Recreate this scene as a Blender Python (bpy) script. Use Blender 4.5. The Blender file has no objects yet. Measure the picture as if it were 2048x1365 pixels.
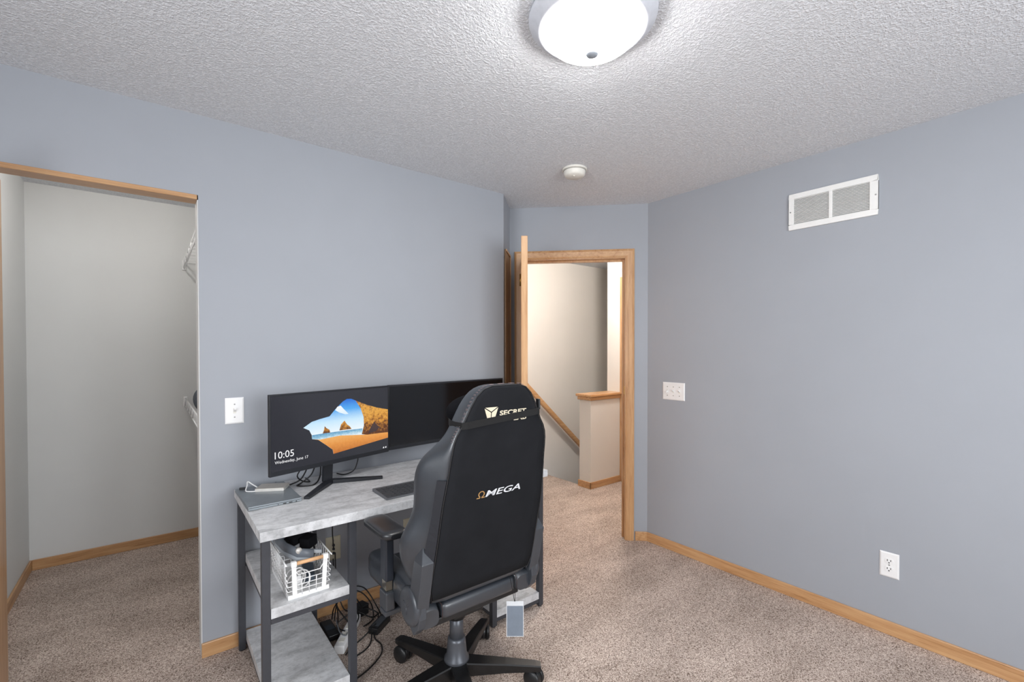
import bpy, bmesh, math, random
from mathutils import Matrix, Vector
random.seed(7)
sc = bpy.context.scene
C = sc.collection
PI = math.pi
rad = math.radians

# ------------------------------------------------------------------ camera
CAM_H = 1.39442
cam_d = bpy.data.cameras.new('camera'); cam = bpy.data.objects.new('camera', cam_d); C.objects.link(cam)
cam_d.sensor_fit = 'HORIZONTAL'; cam_d.sensor_width = 36.0
cam_d.lens = 918.74 / 2048 * 36.0
cam_d.shift_y = 27.655 / 2048
cam_d.clip_start = 0.02
yaw, pitch, roll = rad(51.8943), rad(-0.74686), rad(-0.06465)
fw = Vector((math.cos(yaw)*math.cos(pitch), math.sin(yaw)*math.cos(pitch), math.sin(pitch)))
rt = Vector((math.sin(yaw), -math.cos(yaw), 0)); up = rt.cross(fw)
r2 = rt*math.cos(roll) + up*math.sin(roll); u2 = -rt*math.sin(roll) + up*math.cos(roll)
m = Matrix((r2, u2, -fw)).transposed().to_4x4(); m.translation = (0, 0, CAM_H)
cam.matrix_world = m
sc.camera = cam

# ------------------------------------------------------------------ world, lights, exposure
w = bpy.data.worlds.new('world'); sc.world = w; w.use_nodes = True
w.node_tree.nodes['Background'].inputs[0].default_value = (0.75, 0.85, 1.0, 1)
w.node_tree.nodes['Background'].inputs[1].default_value = 1.0
sc.view_settings.view_transform = 'Standard'; sc.view_settings.look = 'None'
sc.view_settings.gamma = 1.0; sc.view_settings.use_curve_mapping = False
sc.view_settings.exposure = 0.0

def area_light(name, loc, direction, sx, sy, power, col):
    d = bpy.data.lights.new(name, 'AREA'); d.shape = 'RECTANGLE'; d.size = sx; d.size_y = sy
    d.energy = power; d.color = col
    o = bpy.data.objects.new(name, d); C.objects.link(o); o.location = loc
    o.rotation_euler = Vector(direction).to_track_quat('-Z', 'Z').to_euler()
    return o
# daylight entering by the two windows behind the camera
area_light('window_daylight_rear', (0.9, -1.58, 1.45), (0, 1, -0.12), 1.5, 1.2, 66, (0.95, 0.975, 1.0))
area_light('window_daylight_side', (-1.28, 0.25, 1.45), (1, 0, -0.12), 1.2, 1.2, 52, (0.95, 0.975, 1.0))
LAMP_EMIT = 60.0
HALL_EMIT = 330.0
CLOSET_EMIT = 125.0

# ------------------------------------------------------------------ room numbers (metres)
L, R, H = 2.48407, 2.8186, 2.44
XM, YM = -1.30, -1.60          # rear corner of the room
S2 = math.sqrt(0.5)
DWC = 4.825                    # door wall: x + y
RTD = -0.607                   # return wall: x - y
AX, AY = L + RTD, L            # outer corner left wall / return
BX, BY = (DWC + RTD)/2, (DWC - RTD)/2
CX, CY = R, DWC - R
WT = 0.11

# ------------------------------------------------------------------ materials
MATS = {}
def srgb(r, g, b):
    f = lambda c: (c/255/12.92) if c/255 <= 0.04045 else ((c/255+0.055)/1.055)**2.4
    return (f(r), f(g), f(b), 1)
def new_mat(name):
    mt = bpy.data.materials.new(name); mt.use_nodes = True
    nt = mt.node_tree; b = nt.nodes['Principled BSDF']
    return mt, nt, b
def noise(nt, vec, scale, detail=4, rough=0.6):
    n = nt.nodes.new('ShaderNodeTexNoise'); n.inputs['Scale'].default_value = scale
    n.inputs['Detail'].default_value = detail; n.inputs['Roughness'].default_value = rough
    if vec is not None: nt.links.new(vec, n.inputs['Vector'])
    return n
def ramp(nt, fac, stops):
    r = nt.nodes.new('ShaderNodeValToRGB'); cr = r.color_ramp
    while len(cr.elements) < len(stops): cr.elements.new(0.5)
    for e, (p, c) in zip(cr.elements, stops): e.position = p; e.color = c
    nt.links.new(fac, r.inputs[0]); return r
def bump(nt, b, height, strength, dist):
    n = nt.nodes.new('ShaderNodeBump'); n.inputs['Strength'].default_value = strength
    n.inputs['Distance'].default_value = dist
    nt.links.new(height, n.inputs['Height']); nt.links.new(n.outputs[0], b.inputs['Normal'])
def objvec(nt, scale=None, rot=None):
    tc = nt.nodes.new('ShaderNodeTexCoord')
    if scale is None: return tc.outputs['Object']
    mp = nt.nodes.new('ShaderNodeMapping'); nt.links.new(tc.outputs['Object'], mp.inputs[0])
    mp.inputs['Scale'].default_value = scale
    if rot: mp.inputs['Rotation'].default_value = rot
    return mp.outputs[0]
def plain(name, col, rough=0.5, metal=0.0, spec=None, var=0.06, vscale=30, bumpy=0.0, bscale=200, coat=0):
    if name in MATS: return MATS[name]
    mt, nt, b = new_mat(name); v = objvec(nt)
    n = noise(nt, v, vscale, 3)
    c = srgb(*col)
    lo = tuple(x*(1-var) for x in c[:3]) + (1,); hi = tuple(min(1, x*(1+var)) for x in c[:3]) + (1,)
    r = ramp(nt, n.outputs[0], [(0.3, lo), (0.7, hi)])
    nt.links.new(r.outputs[0], b.inputs['Base Color'])
    b.inputs['Roughness'].default_value = rough; b.inputs['Metallic'].default_value = metal
    if spec is not None: b.inputs['Specular IOR Level'].default_value = spec
    if coat: b.inputs['Coat Weight'].default_value = coat
    if bumpy:
        n2 = noise(nt, v, bscale, 3); bump(nt, b, n2.outputs[0], bumpy, 0.002)
    MATS[name] = mt; return mt
def emit(name, col, strength):
    mt, nt, b = new_mat(name)
    n = noise(nt, objvec(nt), 6, 2)
    c = srgb(*col); r = ramp(nt, n.outputs[0], [(0.3, tuple(x*0.97 for x in c[:3])+(1,)), (0.7, c)])
    b.inputs['Base Color'].default_value = (0.02, 0.02, 0.02, 1)
    nt.links.new(r.outputs[0], b.inputs['Emission Color']); b.inputs['Emission Strength'].default_value = strength
    b.inputs['Roughness'].default_value = 0.4
    MATS[name] = mt; return mt
def oak(axis, tone=1.0):
    key = 'oak_%s_%.2f' % (axis, tone)
    if key in MATS: return MATS[key]
    mt, nt, b = new_mat(key)
    sc_ = {'x': (1.2, 22, 22), 'y': (22, 1.2, 22), 'z': (22, 22, 1.2), 'd': (1.2, 22, 22)}[axis]
    v = objvec(nt, sc_, (0, 0, rad(45)) if axis == 'd' else None)
    n = noise(nt, v, 2.2, 6, 0.65); n.inputs['Distortion'].default_value = 0.6
    n2 = noise(nt, v, 11, 4, 0.7)
    mx = nt.nodes.new('ShaderNodeMath'); mx.operation = 'MULTIPLY_ADD'; mx.inputs[1].default_value = 0.35
    nt.links.new(n2.outputs[0], mx.inputs[0]); nt.links.new(n.outputs[0], mx.inputs[2])
    t = lambda r_, g_, b_: tuple(x*tone for x in srgb(r_, g_, b_)[:3]) + (1,)
    r = ramp(nt, mx.outputs[0], [(0.42, t(150, 104, 62)), (0.6, t(188, 142, 97)), (0.85, t(205, 163, 118))])
    nt.links.new(r.outputs[0], b.inputs['Base Color'])
    b.inputs['Roughness'].default_value = 0.38; b.inputs['Coat Weight'].default_value = 0.25; b.inputs['Coat Roughness'].default_value = 0.25
    bump(nt, b, n2.outputs[0], 0.12, 0.001)
    MATS[key] = mt; return mt
def wall_paint(name, col, rough=0.62):
    mt, nt, b = new_mat(name); v = objvec(nt)
    n = noise(nt, v, 1.6, 3); c = srgb(*col)
    r = ramp(nt, n.outputs[0], [(0.3, tuple(x*0.975 for x in c[:3])+(1,)), (0.7, tuple(x*1.02 for x in c[:3])+(1,))])
    nt.links.new(r.outputs[0], b.inputs['Base Color']); b.inputs['Roughness'].default_value = rough
    b.inputs['Specular IOR Level'].default_value = 0.3
    n2 = noise(nt, v, 260, 2); bump(nt, b, n2.outputs[0], 0.06, 0.001)
    MATS[name] = mt; return mt
M_BLUE = wall_paint('blue_grey_wall_paint', (160, 164, 171))
M_WHITE = wall_paint('white_wall_paint', (214, 215, 214))
M_BEIGE = wall_paint('warm_white_wall_paint', (226, 222, 216))
def popcorn():
    mt, nt, b = new_mat('popcorn_ceiling'); v = objvec(nt)
    n = noise(nt, v, 110, 2, 0.5); n2 = noise(nt, v, 240, 2, 0.5)
    mx = nt.nodes.new('ShaderNodeMath'); mx.operation = 'MULTIPLY_ADD'; mx.inputs[1].default_value = 0.5
    nt.links.new(n2.outputs[0], mx.inputs[0]); nt.links.new(n.outputs[0], mx.inputs[2])
    r = ramp(nt, mx.outputs[0], [(0.55, srgb(208, 210, 214)), (0.95, srgb(230, 232, 236))])
    nt.links.new(r.outputs[0], b.inputs['Base Color']); b.inputs['Roughness'].default_value = 0.9
    b.inputs['Specular IOR Level'].default_value = 0.2
    r2_ = ramp(nt, mx.outputs[0], [(0.62, (0, 0, 0, 1)), (0.95, (1, 1, 1, 1))])
    bump(nt, b, r2_.outputs[0], 0.62, 0.0045)
    return mt
M_CEIL = popcorn()
def carpet():
    mt, nt, b = new_mat('carpet_pile'); v = objvec(nt)
    vo = nt.nodes.new('ShaderNodeTexVoronoi'); vo.inputs['Scale'].default_value = 330; nt.links.new(v, vo.inputs['Vector'])
    sp = nt.nodes.new('ShaderNodeSeparateColor'); nt.links.new(vo.outputs['Color'], sp.inputs[0])
    n2 = noise(nt, objvec(nt, (1.0, 2.6, 1.0), (0, 0, 0.5)), 1.7, 3); n3 = noise(nt, v, 110, 3, 0.7)
    mxv = nt.nodes.new('ShaderNodeMath'); mxv.operation = 'MULTIPLY_ADD'; mxv.inputs[1].default_value = 0.5
    nt.links.new(sp.outputs[0], mxv.inputs[0])
    hf = nt.nodes.new('ShaderNodeMath'); hf.operation = 'MULTIPLY'; hf.inputs[1].default_value = 0.5
    nt.links.new(n3.outputs[0], hf.inputs[0]); nt.links.new(hf.outputs[0], mxv.inputs[2])
    r = ramp(nt, mxv.outputs[0], [(0.25, srgb(96, 80, 71)), (0.40, srgb(168, 150, 139)), (0.60, srgb(203, 187, 176)), (0.76, srgb(230, 217, 207))])
    r2_ = ramp(nt, n2.outputs[0], [(0.36, (0.84, 0.83, 0.82, 1)), (0.64, (1.08, 1.08, 1.08, 1))])
    mx = nt.nodes.new('ShaderNodeMixRGB'); mx.blend_type = 'MULTIPLY'; mx.inputs[0].default_value = 1
    nt.links.new(r.outputs[0], mx.inputs[1]); nt.links.new(r2_.outputs[0], mx.inputs[2])
    nt.links.new(mx.outputs[0], b.inputs['Base Color'])
    b.inputs['Roughness'].default_value = 1.0; b.inputs['Specular IOR Level'].default_value = 0.05
    bump(nt, b, mxv.outputs[0], 0.6, 0.004)
    return mt
M_CARPET = carpet()
def concrete():
    mt, nt, b = new_mat('concrete_laminate'); v = objvec(nt, (1.0, 2.2, 1.0)); v0 = objvec(nt)
    n = noise(nt, v, 9, 8, 0.72); n2 = noise(nt, v0, 70, 4, 0.7); n3 = noise(nt, v0, 2.5, 3)
    r = ramp(nt, n.outputs[0], [(0.30, srgb(156, 157, 159)), (0.5, srgb(200, 201, 203)), (0.72, srgb(226, 227, 229))])
    r2_ = ramp(nt, n2.outputs[0], [(0.32, (0.72, 0.72, 0.72, 1)), (0.5, (1, 1, 1, 1))])
    mx = nt.nodes.new('ShaderNodeMixRGB'); mx.blend_type = 'MULTIPLY'; mx.inputs[0].default_value = 0.7
    nt.links.new(r.outputs[0], mx.inputs[1]); nt.links.new(r2_.outputs[0], mx.inputs[2])
    nt.links.new(mx.outputs[0], b.inputs['Base Color']); b.inputs['Roughness'].default_value = 0.5
    return mt
M_CONC = concrete()
M_STEEL = plain('dark_steel', (66, 68, 74), 0.42, 0.25)
M_LEATHER = plain('black_leather', (43, 48, 55), 0.42, bumpy=0.08, bscale=500, spec=0.9, coat=0.25)
M_SUEDE = plain('black_suede', (30, 31, 34), 0.95, var=0.12, vscale=9, spec=0.15, bumpy=0.1, bscale=900)
M_VELVET = plain('black_velvet', (20, 20, 23), 1.0, spec=0.1)
M_STITCH = plain('stitching', (128, 112, 112), 0.8)
M_STRAP = plain('black_strap', (9, 9, 10), 0.85, bumpy=0.2, bscale=600)
M_PLASTIC = plain('dark_grey_plastic', (56, 60, 66), 0.38, spec=0.7)
M_BLACKPL = plain('black_plastic', (24, 25, 27), 0.4)
M_ARM = plain('armrest_pad_black', (30, 32, 36), 0.36, spec=0.7)
M_LEG = plain('black_painted_metal', (20, 20, 21), 0.38, var=0.35, vscale=60)
M_GUN = plain('gunmetal', (84, 87, 93), 0.36, 0.4)
M_CHROME = plain('chrome', (200, 195, 180), 0.15, 1.0)
M_WHITEPL = plain('white_plastic', (236, 236, 236), 0.35, var=0.02)
M_IVORY = plain('ivory_plastic', (206, 200, 178), 0.4, var=0.02)
M_SLOT = plain('dark_slot', (25, 24, 22), 0.6)
M_VENT = plain('white_enamel', (232, 232, 230), 0.4, var=0.02)
M_WIRE = plain('white_wire', (238, 238, 238), 0.35, var=0.02)
M_HANDLE = plain('light_wood_handle', (214, 168, 124), 0.5, var=0.12, vscale=40)
M_LAPTOP = plain('laptop_grey', (140, 147, 152), 0.38, 0.5)
M_SILVER = plain('silver_plastic', (206, 203, 198), 0.4, 0.2)
M_BRASS = plain('brass_hardware', (190, 150, 80), 0.3, 0.9)
M_GOLDTXT = plain('champagne_print', (214, 204, 180), 0.45)
M_BRONZE = plain('bronze_print', (176, 136, 84), 0.45)
M_SILVTXT = plain('silver_print', (216, 218, 222), 0.45)
M_KEY = plain('keyboard_grey', (62, 64, 68), 0.55)
M_KEYBASE = plain('keyboard_base', (96, 98, 102), 0.5)
M_GREYFAB = plain('grey_fabric', (84, 90, 98), 0.95, var=0.2, vscale=60, bumpy=0.4, bscale=300)
M_CARDBLUE = plain('slate_card', (112, 122, 134), 0.5, var=0.08, vscale=20)
M_PAN = plain('brushed_nickel_white', (214, 217, 224), 0.35, 0.15)
M_SMOKE = plain('off_white_plastic', (228, 226, 218), 0.5, var=0.02)
M_SCREENOFF = plain('screen_off', (7, 8, 13), 0.16, var=0.02)
M_BEZEL = plain('monitor_bezel', (32, 34, 39), 0.4)
M_CABLE = plain('black_cable', (16, 16, 17), 0.45)
M_CABLEW = plain('white_cable', (225, 225, 224), 0.45)
M_GLASSY = emit('lamp_glass', (255, 253, 250), LAMP_EMIT)

# ------------------------------------------------------------------ mesh builder
class MB:
    def __init__(s, M=None): s.v = []; s.f = []; s.sm = []; s.M = M
    def add(s, vs, fs, smooth=False):
        o = len(s.v)
        for p in vs:
            p = Vector(p); s.v.append(s.M @ p if s.M is not None else p)
        for f in fs: s.f.append(tuple(i+o for i in f)); s.sm.append(smooth)
        return s
    def from_bm(s, bm, smooth=False):
        bm.verts.index_update()
        s.add([v.co.copy() for v in bm.verts], [[v.index for v in f.verts] for f in bm.faces], smooth); bm.free(); return s
    def box(s, x0, x1, y0, y1, z0, z1, bev=0, seg=2):
        vs = [(x, y, z) for z in (z0, z1) for y in (y0, y1) for x in (x0, x1)]
        fs = [(0, 2, 3, 1), (4, 5, 7, 6), (0, 1, 5, 4), (2, 6, 7, 3), (0, 4, 6, 2), (1, 3, 7, 5)]
        if not bev: return s.add(vs, fs)
        bm = bmesh.new(); bv = [bm.verts.new(v) for v in vs]
        for f in fs: bm.faces.new([bv[i] for i in f])
        bmesh.ops.bevel(bm, geom=list(bm.edges), offset=bev, segments=seg, affect='EDGES', profile=0.5)
        return s.from_bm(bm, seg > 2)
    def obox(s, c, ex, ey, ez, hx, hy, hz, bev=0, seg=2):
        ex, ey, ez = Vector(ex).normalized(), Vector(ey).normalized(), Vector(ez).normalized()
        T = Matrix((ex, ey, ez)).transposed().to_4x4(); T.translation = c
        t = MB(T); t.box(-hx, hx, -hy, hy, -hz, hz, bev, seg)
        o = len(s.v)
        s.add(t.v, t.f); 
        for i in range(len(t.sm)): s.sm[-len(t.sm)+i] = t.sm[i]
        return s
    def loft(s, loops, cap=True, smooth=True, closed=True):
        n = len(loops[0]); vs = [p for l in loops for p in l]; fs = []
        for i in range(len(loops)-1):
            for j in range(n if closed else n-1):
                k = (j+1) % n
                fs.append((i*n+j, i*n+k, (i+1)*n+k, (i+1)*n+j))
        s.add(vs, fs, smooth)
        if cap:
            s.add(loops[0], [tuple(range(n-1, -1, -1))]); s.add(loops[-1], [tuple(range(n))])
        return s
    def tube(s, pts, r, seg=8, closed=False, smooth=True):
        pts = [Vector(p) for p in pts]; n = len(pts); loops = []
        rs = r if isinstance(r, (list, tuple)) else [r]*n
        prev = None
        for i in range(n):
            a = pts[i-1] if (i > 0 or closed) else pts[i]; b = pts[(i+1) % n] if (i < n-1 or closed) else pts[i]
            t = (b-a).normalized()
            if prev is None:
                q = Vector((0, 0, 1)) if abs(t.z) < 0.9 else Vector((1, 0, 0))
                x = t.cross(q).normalized()
            else:
                x = (prev - t*prev.dot(t)).normalized()
            prev = x; y = t.cross(x)
            loops.append([pts[i] + (x*math.cos(2*PI*k/seg) + y*math.sin(2*PI*k/seg))*rs[i] for k in range(seg)])
        if closed: loops.append(loops[0])
        return s.loft(loops, cap=not closed, smooth=smooth)
    def lathe(s, prof, c=(0, 0, 0), axis='z', seg=32, smooth=True):
        loops = []
        for r_, h in prof:
            l = []
            for k in range(seg):
                a = 2*PI*k/seg; x, y = r_*math.cos(a), r_*math.sin(a)
                p = {'z': (x, y, h), 'x': (h, x, y), 'y': (y, h, x)}[axis]
                l.append((p[0]+c[0], p[1]+c[1], p[2]+c[2]))
            loops.append(l)
        return s.loft(loops, cap=True, smooth=smooth)
    def prism(s, poly, fn, d0, d1, smooth=False):
        n = len(poly); a = [fn(u, v, d0) for u, v in poly]; b = [fn(u, v, d1) for u, v in poly]
        fs = [tuple(range(n-1, -1, -1)), tuple(range(n, 2*n))] + [(i, (i+1) % n, n+(i+1) % n, n+i) for i in range(n)]
        return s.add(a+b, fs, smooth)
    def text(s, body, size, fn, depth=0.0004, shear=0.0, bold=0.0, align='LEFT', width=None, height=None):
        cu = bpy.data.curves.new('txt', 'FONT'); cu.body = body; cu.size = size; cu.align_x = align
        cu.shear = shear; cu.offset = bold; cu.resolution_u = 3
        ob = bpy.data.objects.new('txt', cu); C.objects.link(ob)
        dg = bpy.context.evaluated_depsgraph_get()
        me = bpy.data.meshes.new_from_object(ob.evaluated_get(dg))
        vs = [v.co.copy() for v in me.vertices]; fs = [tuple(p.vertices) for p in me.polygons]
        bpy.data.objects.remove(ob); bpy.data.curves.remove(cu); bpy.data.meshes.remove(me)
        if not vs: return s
        x0 = min(v.x for v in vs); x1 = max(v.x for v in vs); y0 = min(v.y for v in vs); y1 = max(v.y for v in vs)
        kx = width/(x1-x0) if width else 1; ky = height/(y1-y0) if height else kx
        if width: vs = [Vector(((v.x-x0)*kx, (v.y-(y0 if height else 0))*ky, 0)) for v in vs]
        return s.add([fn(v.x, v.y, depth) for v in vs], fs)
    def build(s, name, mat, parent=None, label=None, local=False, loc=None, bevel=0, sub=0, kind=None):
        base = Vector((0, 0, 0))
        if parent is not None and not local: base = ROOT[parent.name]
        if parent is None: base = Vector(loc) if loc is not None else Vector((0, 0, 0))
        me = bpy.data.meshes.new(name)
        me.from_pydata([tuple(Vector(v)-base) for v in s.v], [], s.f); me.validate(); me.update()
        bm = bmesh.new(); bm.from_mesh(me); bmesh.ops.remove_doubles(bm, verts=bm.verts, dist=1e-6)
        bmesh.ops.recalc_face_normals(bm, faces=bm.faces); bm.to_mesh(me); bm.free()
        if any(s.sm):
            if len(me.polygons) == len(s.sm):
                me.polygons.foreach_set('use_smooth', s.sm)
            else:
                me.polygons.foreach_set('use_smooth', [True]*len(me.polygons))
        me.materials.append(mat)
        o = bpy.data.objects.new(name, me); C.objects.link(o)
        if parent is None: o.location = base
        else: o.parent = parent
        ROOT[o.name] = base
        if bevel:
            md = o.modifiers.new('bevel', 'BEVEL'); md.width = bevel; md.segments = 2; md.limit_method = 'ANGLE'
        if sub:
            md = o.modifiers.new('sub', 'SUBSURF'); md.levels = sub; md.render_levels = sub
        if label: o['label'] = label
        if kind: o['kind'] = kind
        return o
ROOT = {}
def tag(o, label, cat, group=None):
    o['label'] = label; o['category'] = cat
    if group: o['group'] = group
    return o
def thing(name, loc, label, cat, group=None, rotz=0):
    o = bpy.data.objects.new(name, None); C.objects.link(o); o.location = loc; o.rotation_euler = (0, 0, rotz)
    o.empty_display_size = 0.05
    ROOT[o.name] = Vector(loc); return tag(o, label, cat, group)
def struct(name, mb, mat, parent=None, **k):
    o = mb.build(name, mat, parent, **k)
    if parent is None: o['kind'] = 'structure'
    return o
def frame(o, ex, ey):      # 4x4 with ex, ey, z axes
    ex = Vector(ex).normalized(); ey = Vector(ey).normalized()
    T = Matrix((ex, ey, ex.cross(ey))).transposed().to_4x4(); T.translation = o; return T

# ================================================================== SETTING
# ---- floor and ceiling
f = MB(); f.box(-1.45, 3.44, -1.75, 4.35, -0.12, 0); f.box(3.44, 5.3, 1.1, 3.20, -0.12, 0)
struct('floor', f, M_CARPET)
f = MB(); f.box(-1.45, 5.4, -1.75, 4.35, H, H+0.1); struct('ceiling', f, M_CEIL)
st = MB()
for i in range(6): st.box(3.44+0.26*i, 3.44+0.26*(i+1), 3.27, 4.0, -1.6, -0.19*(i+1))
struct('stairs', st, M_CARPET)

# ---- left wall with the closet opening
OPL, OPR, OPH = -0.60, 0.169, 2.062
f = MB(); f.box(OPR, AX, L, L+WT, 0, H); f.box(XM, OPL, L, L+WT, 0, H); f.box(OPL, OPR, L, L+WT, OPH+0.02, H)
struct('wall_left', f, M_BLUE)
f = MB(); f.box(OPR-0.004, OPR, L+0.004, L+WT+0.002, 0, OPH); struct('trim_1', f, M_WHITE)   # painted reveal of the closet opening
f = MB(); f.box(OPL, OPR-0.004, L-0.004, L+0.085, OPH, OPH+0.02, 0.002); struct('trim_2', f, oak('x', 0.9))   # oak head of the closet opening
f = MB(); f.box(OPL-0.0, OPL+0.018, L-0.004, L+0.085, 0, OPH, 0.002); struct('trim_3', f, oak('z'))
# ---- return wall, door wall, right wall
e_d = Vector((S2, -S2, 0)); n_d = Vector((S2, S2, 0))
TR = frame((AX, AY, 0), (S2, S2, 0), (-S2, S2, 0))         # return: x along, y away from the room
RL = (Vector((BX, BY, 0))-Vector((AX, AY, 0))).length
f = MB(TR); f.box(0.0, RL+0.1, 0.0, WT, 0, H); struct('wall_return', f, M_BLUE)
TD = frame((BX, BY, 0), e_d, n_d)                          # door wall: x along, y away from the room
DL = (Vector((CX, CY, 0))-Vector((BX, BY, 0))).length
sB = (BX-BY)*S2
D0, D1, DH = -0.326-sB, 0.413-sB, 2.05                     # clear opening in wall coordinates
f = MB(TD); f.box(-0.05, D0-0.018, 0, WT, 0, H); f.box(D1+0.018, DL+0.05, 0, WT, 0, H); f.box(D0-0.018, D1+0.018, 0, WT, DH+0.018, H)
struct('wall_door', f, M_BLUE)
f = MB(); f.box(R, R+WT, YM, CY, 0, H); struct('wall_right', f, M_BLUE)

# ---- rear walls with the windows behind the camera
def wall_with_window(name, T, length, w0, w1, z0, z1):
    f = MB(T); f.box(0, w0, 0, WT, 0, H); f.box(w1, length, 0, WT, 0, H); f.box(w0, w1, 0, WT, 0, z0); f.box(w0, w1, 0, WT, z1, H)
    struct(name, f, M_BLUE)
def window(name, T, w0, w1, z0, z1):
    f = MB(T); f.box(w0-0.06, w1+0.06, -0.015, 0, z1, z1+0.06); f.box(w0-0.06, w0, -0.015, 0, z0, z1); f.box(w1, w1+0.06, -0.015, 0, z0, z1); f.box(w0-0.08, w1+0.08, -0.05, 0, z0-0.05, z0)
    o = struct(name, f, oak('z'))
    f = MB(T); mid = (w0+w1)/2
    for a, b in ((w0, w0+0.04), (mid-0.025, mid+0.025), (w1-0.04, w1)): f.box(a, b, 0.03, 0.07, z0, z1)
    f.box(w0+0.04, w1-0.04, 0.03, 0.07, z0, z0+0.04); f.box(w0+0.04, w1-0.04, 0.03, 0.07, z1-0.04, z1)
    f.build('window_frame', M_WHITEPL, o)
    gm, nt, b = new_mat(name+'_glass'); b.inputs['Base Color'].default_value = (0.9, 0.95, 1, 1); b.inputs['Roughness'].default_value = 0.02; b.inputs['Transmission Weight'].default_value = 1
    f = MB(T); f.box(w0+0.04, mid-0.025, 0.045, 0.051, z0+0.04, z1-0.04); f.build('window_pane', gm, o)
    f = MB(T); f.box(mid+0.025, w1-0.04, 0.045, 0.051, z0+0.04, z1-0.04); f.build('window_pane', gm, o)
T1 = frame((R+WT, YM, 0), (-1, 0, 0), (0, -1, 0)); T2 = frame((XM, YM-WT, 0), (0, 1, 0), (-1, 0, 0))
wall_with_window('wall_rear', T1, R+WT-XM, 1.20, 2.80, 0.85, 2.10); window('window_1', T1, 1.20, 2.80, 0.85, 2.10)
wall_with_window('wall_side', T2, L+WT-YM+WT, 1.30, 2.60, 0.85, 2.10); window('window_2', T2, 1.30, 2.60, 0.85, 2.10)

# ---- closet
CB, CLX, CRX = 4.133, -0.617, 0.53
f = MB(); f.box(CLX-0.1, CRX+0.1, CB, CB+0.1, 0, H); struct('wall_closet_back', f, M_WHITE)
f = MB(); f.box(CLX-0.1, CLX, L+WT, CB, 0, H); struct('wall_closet_left', f, M_WHITE)
f = MB(); f.box(CRX, CRX+0.1, L+WT, CB, 0, H); struct('wall_closet_right', f, M_WHITE)
f = MB(); f.box(OPR, CRX, L+WT, L+WT+0.004, 0, H); f.box(CLX, OPR, L+WT, L+WT+0.004, OPH+0.02, H); struct('wall_closet_front', f, M_WHITE)

# ---- hall beyond the door
f = MB(); f.box(1.95, 5.4, 4.0, 4.1, -1.7, H); struct('wall_stairs', f, M_BEIGE)
f = MB(); f.box(1.85, 1.95, 2.95, 4.0, 0, H); struct('wall_hall_west', f, M_BEIGE)
f = MB(); f.box(3.88, 3.98, 1.2, 3.275, 0, H); f.box(3.98, 5.3, 3.20, 3.275, -1.7, H); struct('wall_hall_end', f, M_BEIGE)
f = MB(); f.box(R+WT, 3.98, 1.1, 1.2, 0, H); struct('wall_hall_south', f, M_BEIGE)
f = MB(); f.box(5.3, 5.4, 3.2, 4.0, -1.7, H); struct('wall_stairs_end', f, M_BEIGE)
f = MB(); f.box(3.415, 3.88, 3.094, 3.243, 0, 0.885); struct('wall_pony', f, M_BEIGE)
f = MB()
f.box(3.385, 3.88, 3.064, 3.273, 0.915, 0.94, 0.006); f.box(3.397, 3.88, 3.078, 3.259, 0.880, 0.915, 0.006)
struct('trim_4', f, oak('x'))
f = MB(); f.box(3.403, 3.415, 3.082, 3.255, 0, 0.066, 0.003); f.box(3.403, 3.861, 3.082, 3.094, 0, 0.066, 0.003)
struct('baseboard_hall', f, oak('x'))
# door in the hall end wall
f = MB(); f.box(3.862, 3.88, 3.036, 3.0935, 0, 2.145, 0.004); f.box(3.862, 3.88, 2.23, 2.288, 0, 2.145, 0.004); f.box(3.862, 3.88, 2.288, 3.036, 2.087, 2.145, 0.004)
d3 = struct('door_2', f, oak('z'))
f = MB(); f.box(3.866, 3.88, 2.288, 3.036, 0.01, 2.087); f.build('door_panel', oak('z'), d3)
# handrail on the stair wall
ra, rb = Vector((3.22, 3.93, 1.045)), Vector((4.65, 3.93, -0.24))
dr = (rb-ra).normalized()
hr = thing('handrail', (3.22, 3.93, 0), 'sloping oak handrail along the stair wall in the hall', 'handrail')
f = MB(); f.obox((ra+rb)/2, dr, (0, 1, 0), dr.cross(Vector((0, 1, 0))), (rb-ra).length/2, 0.022, 0.027, 0.01, 3); f.build('rail', oak('x'), hr)
for t in (0.06, 0.90):
    p = ra.lerp(rb, t); f = MB(); f.tube([p+Vector((0, 0, -0.025)), p+Vector((0, 0, -0.06)), p+Vector((0, 0.035, -0.075)), p+Vector((0, 0.07, -0.075))], 0.006, 8); f.build('bracket', M_BRASS, hr)

# ---- baseboards
BBH, BBT = 0.066, 0.012
def bb(name, T, a, b, ax): f = MB(T); f.box(a, b, -BBT, 0, 0, BBH, 0.003); return struct(name, f, oak(ax))
f = MB(); f.box(OPR-0.004, AX-0.005, L-BBT, L, 0, BBH, 0.003); struct('baseboard_left', f, oak('x'))
f = MB(); f.box(R-BBT, R, YM, CY-0.005, 0, BBH, 0.003); struct('baseboard_right', f, oak('y'))
bb('baseboard_door', TD, D1+0.075, DL, 'd')
bb('baseboard_return', TR, 0.0, RL-0.012, 'd')
f = MB(); f.box(CLX+BBT, CRX, CB-BBT, CB, 0, BBH, 0.003); struct('baseboard_closet_back', f, oak('x', 0.92))
f = MB(); f.box(CLX, CLX+BBT, L+WT+0.006, CB, 0, BBH, 0.003); struct('baseboard_closet_left', f, oak('y', 0.92))

# ---- bedroom door frame (door_1) and the open leaf
CW = 0.060
f = MB(TD)
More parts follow.
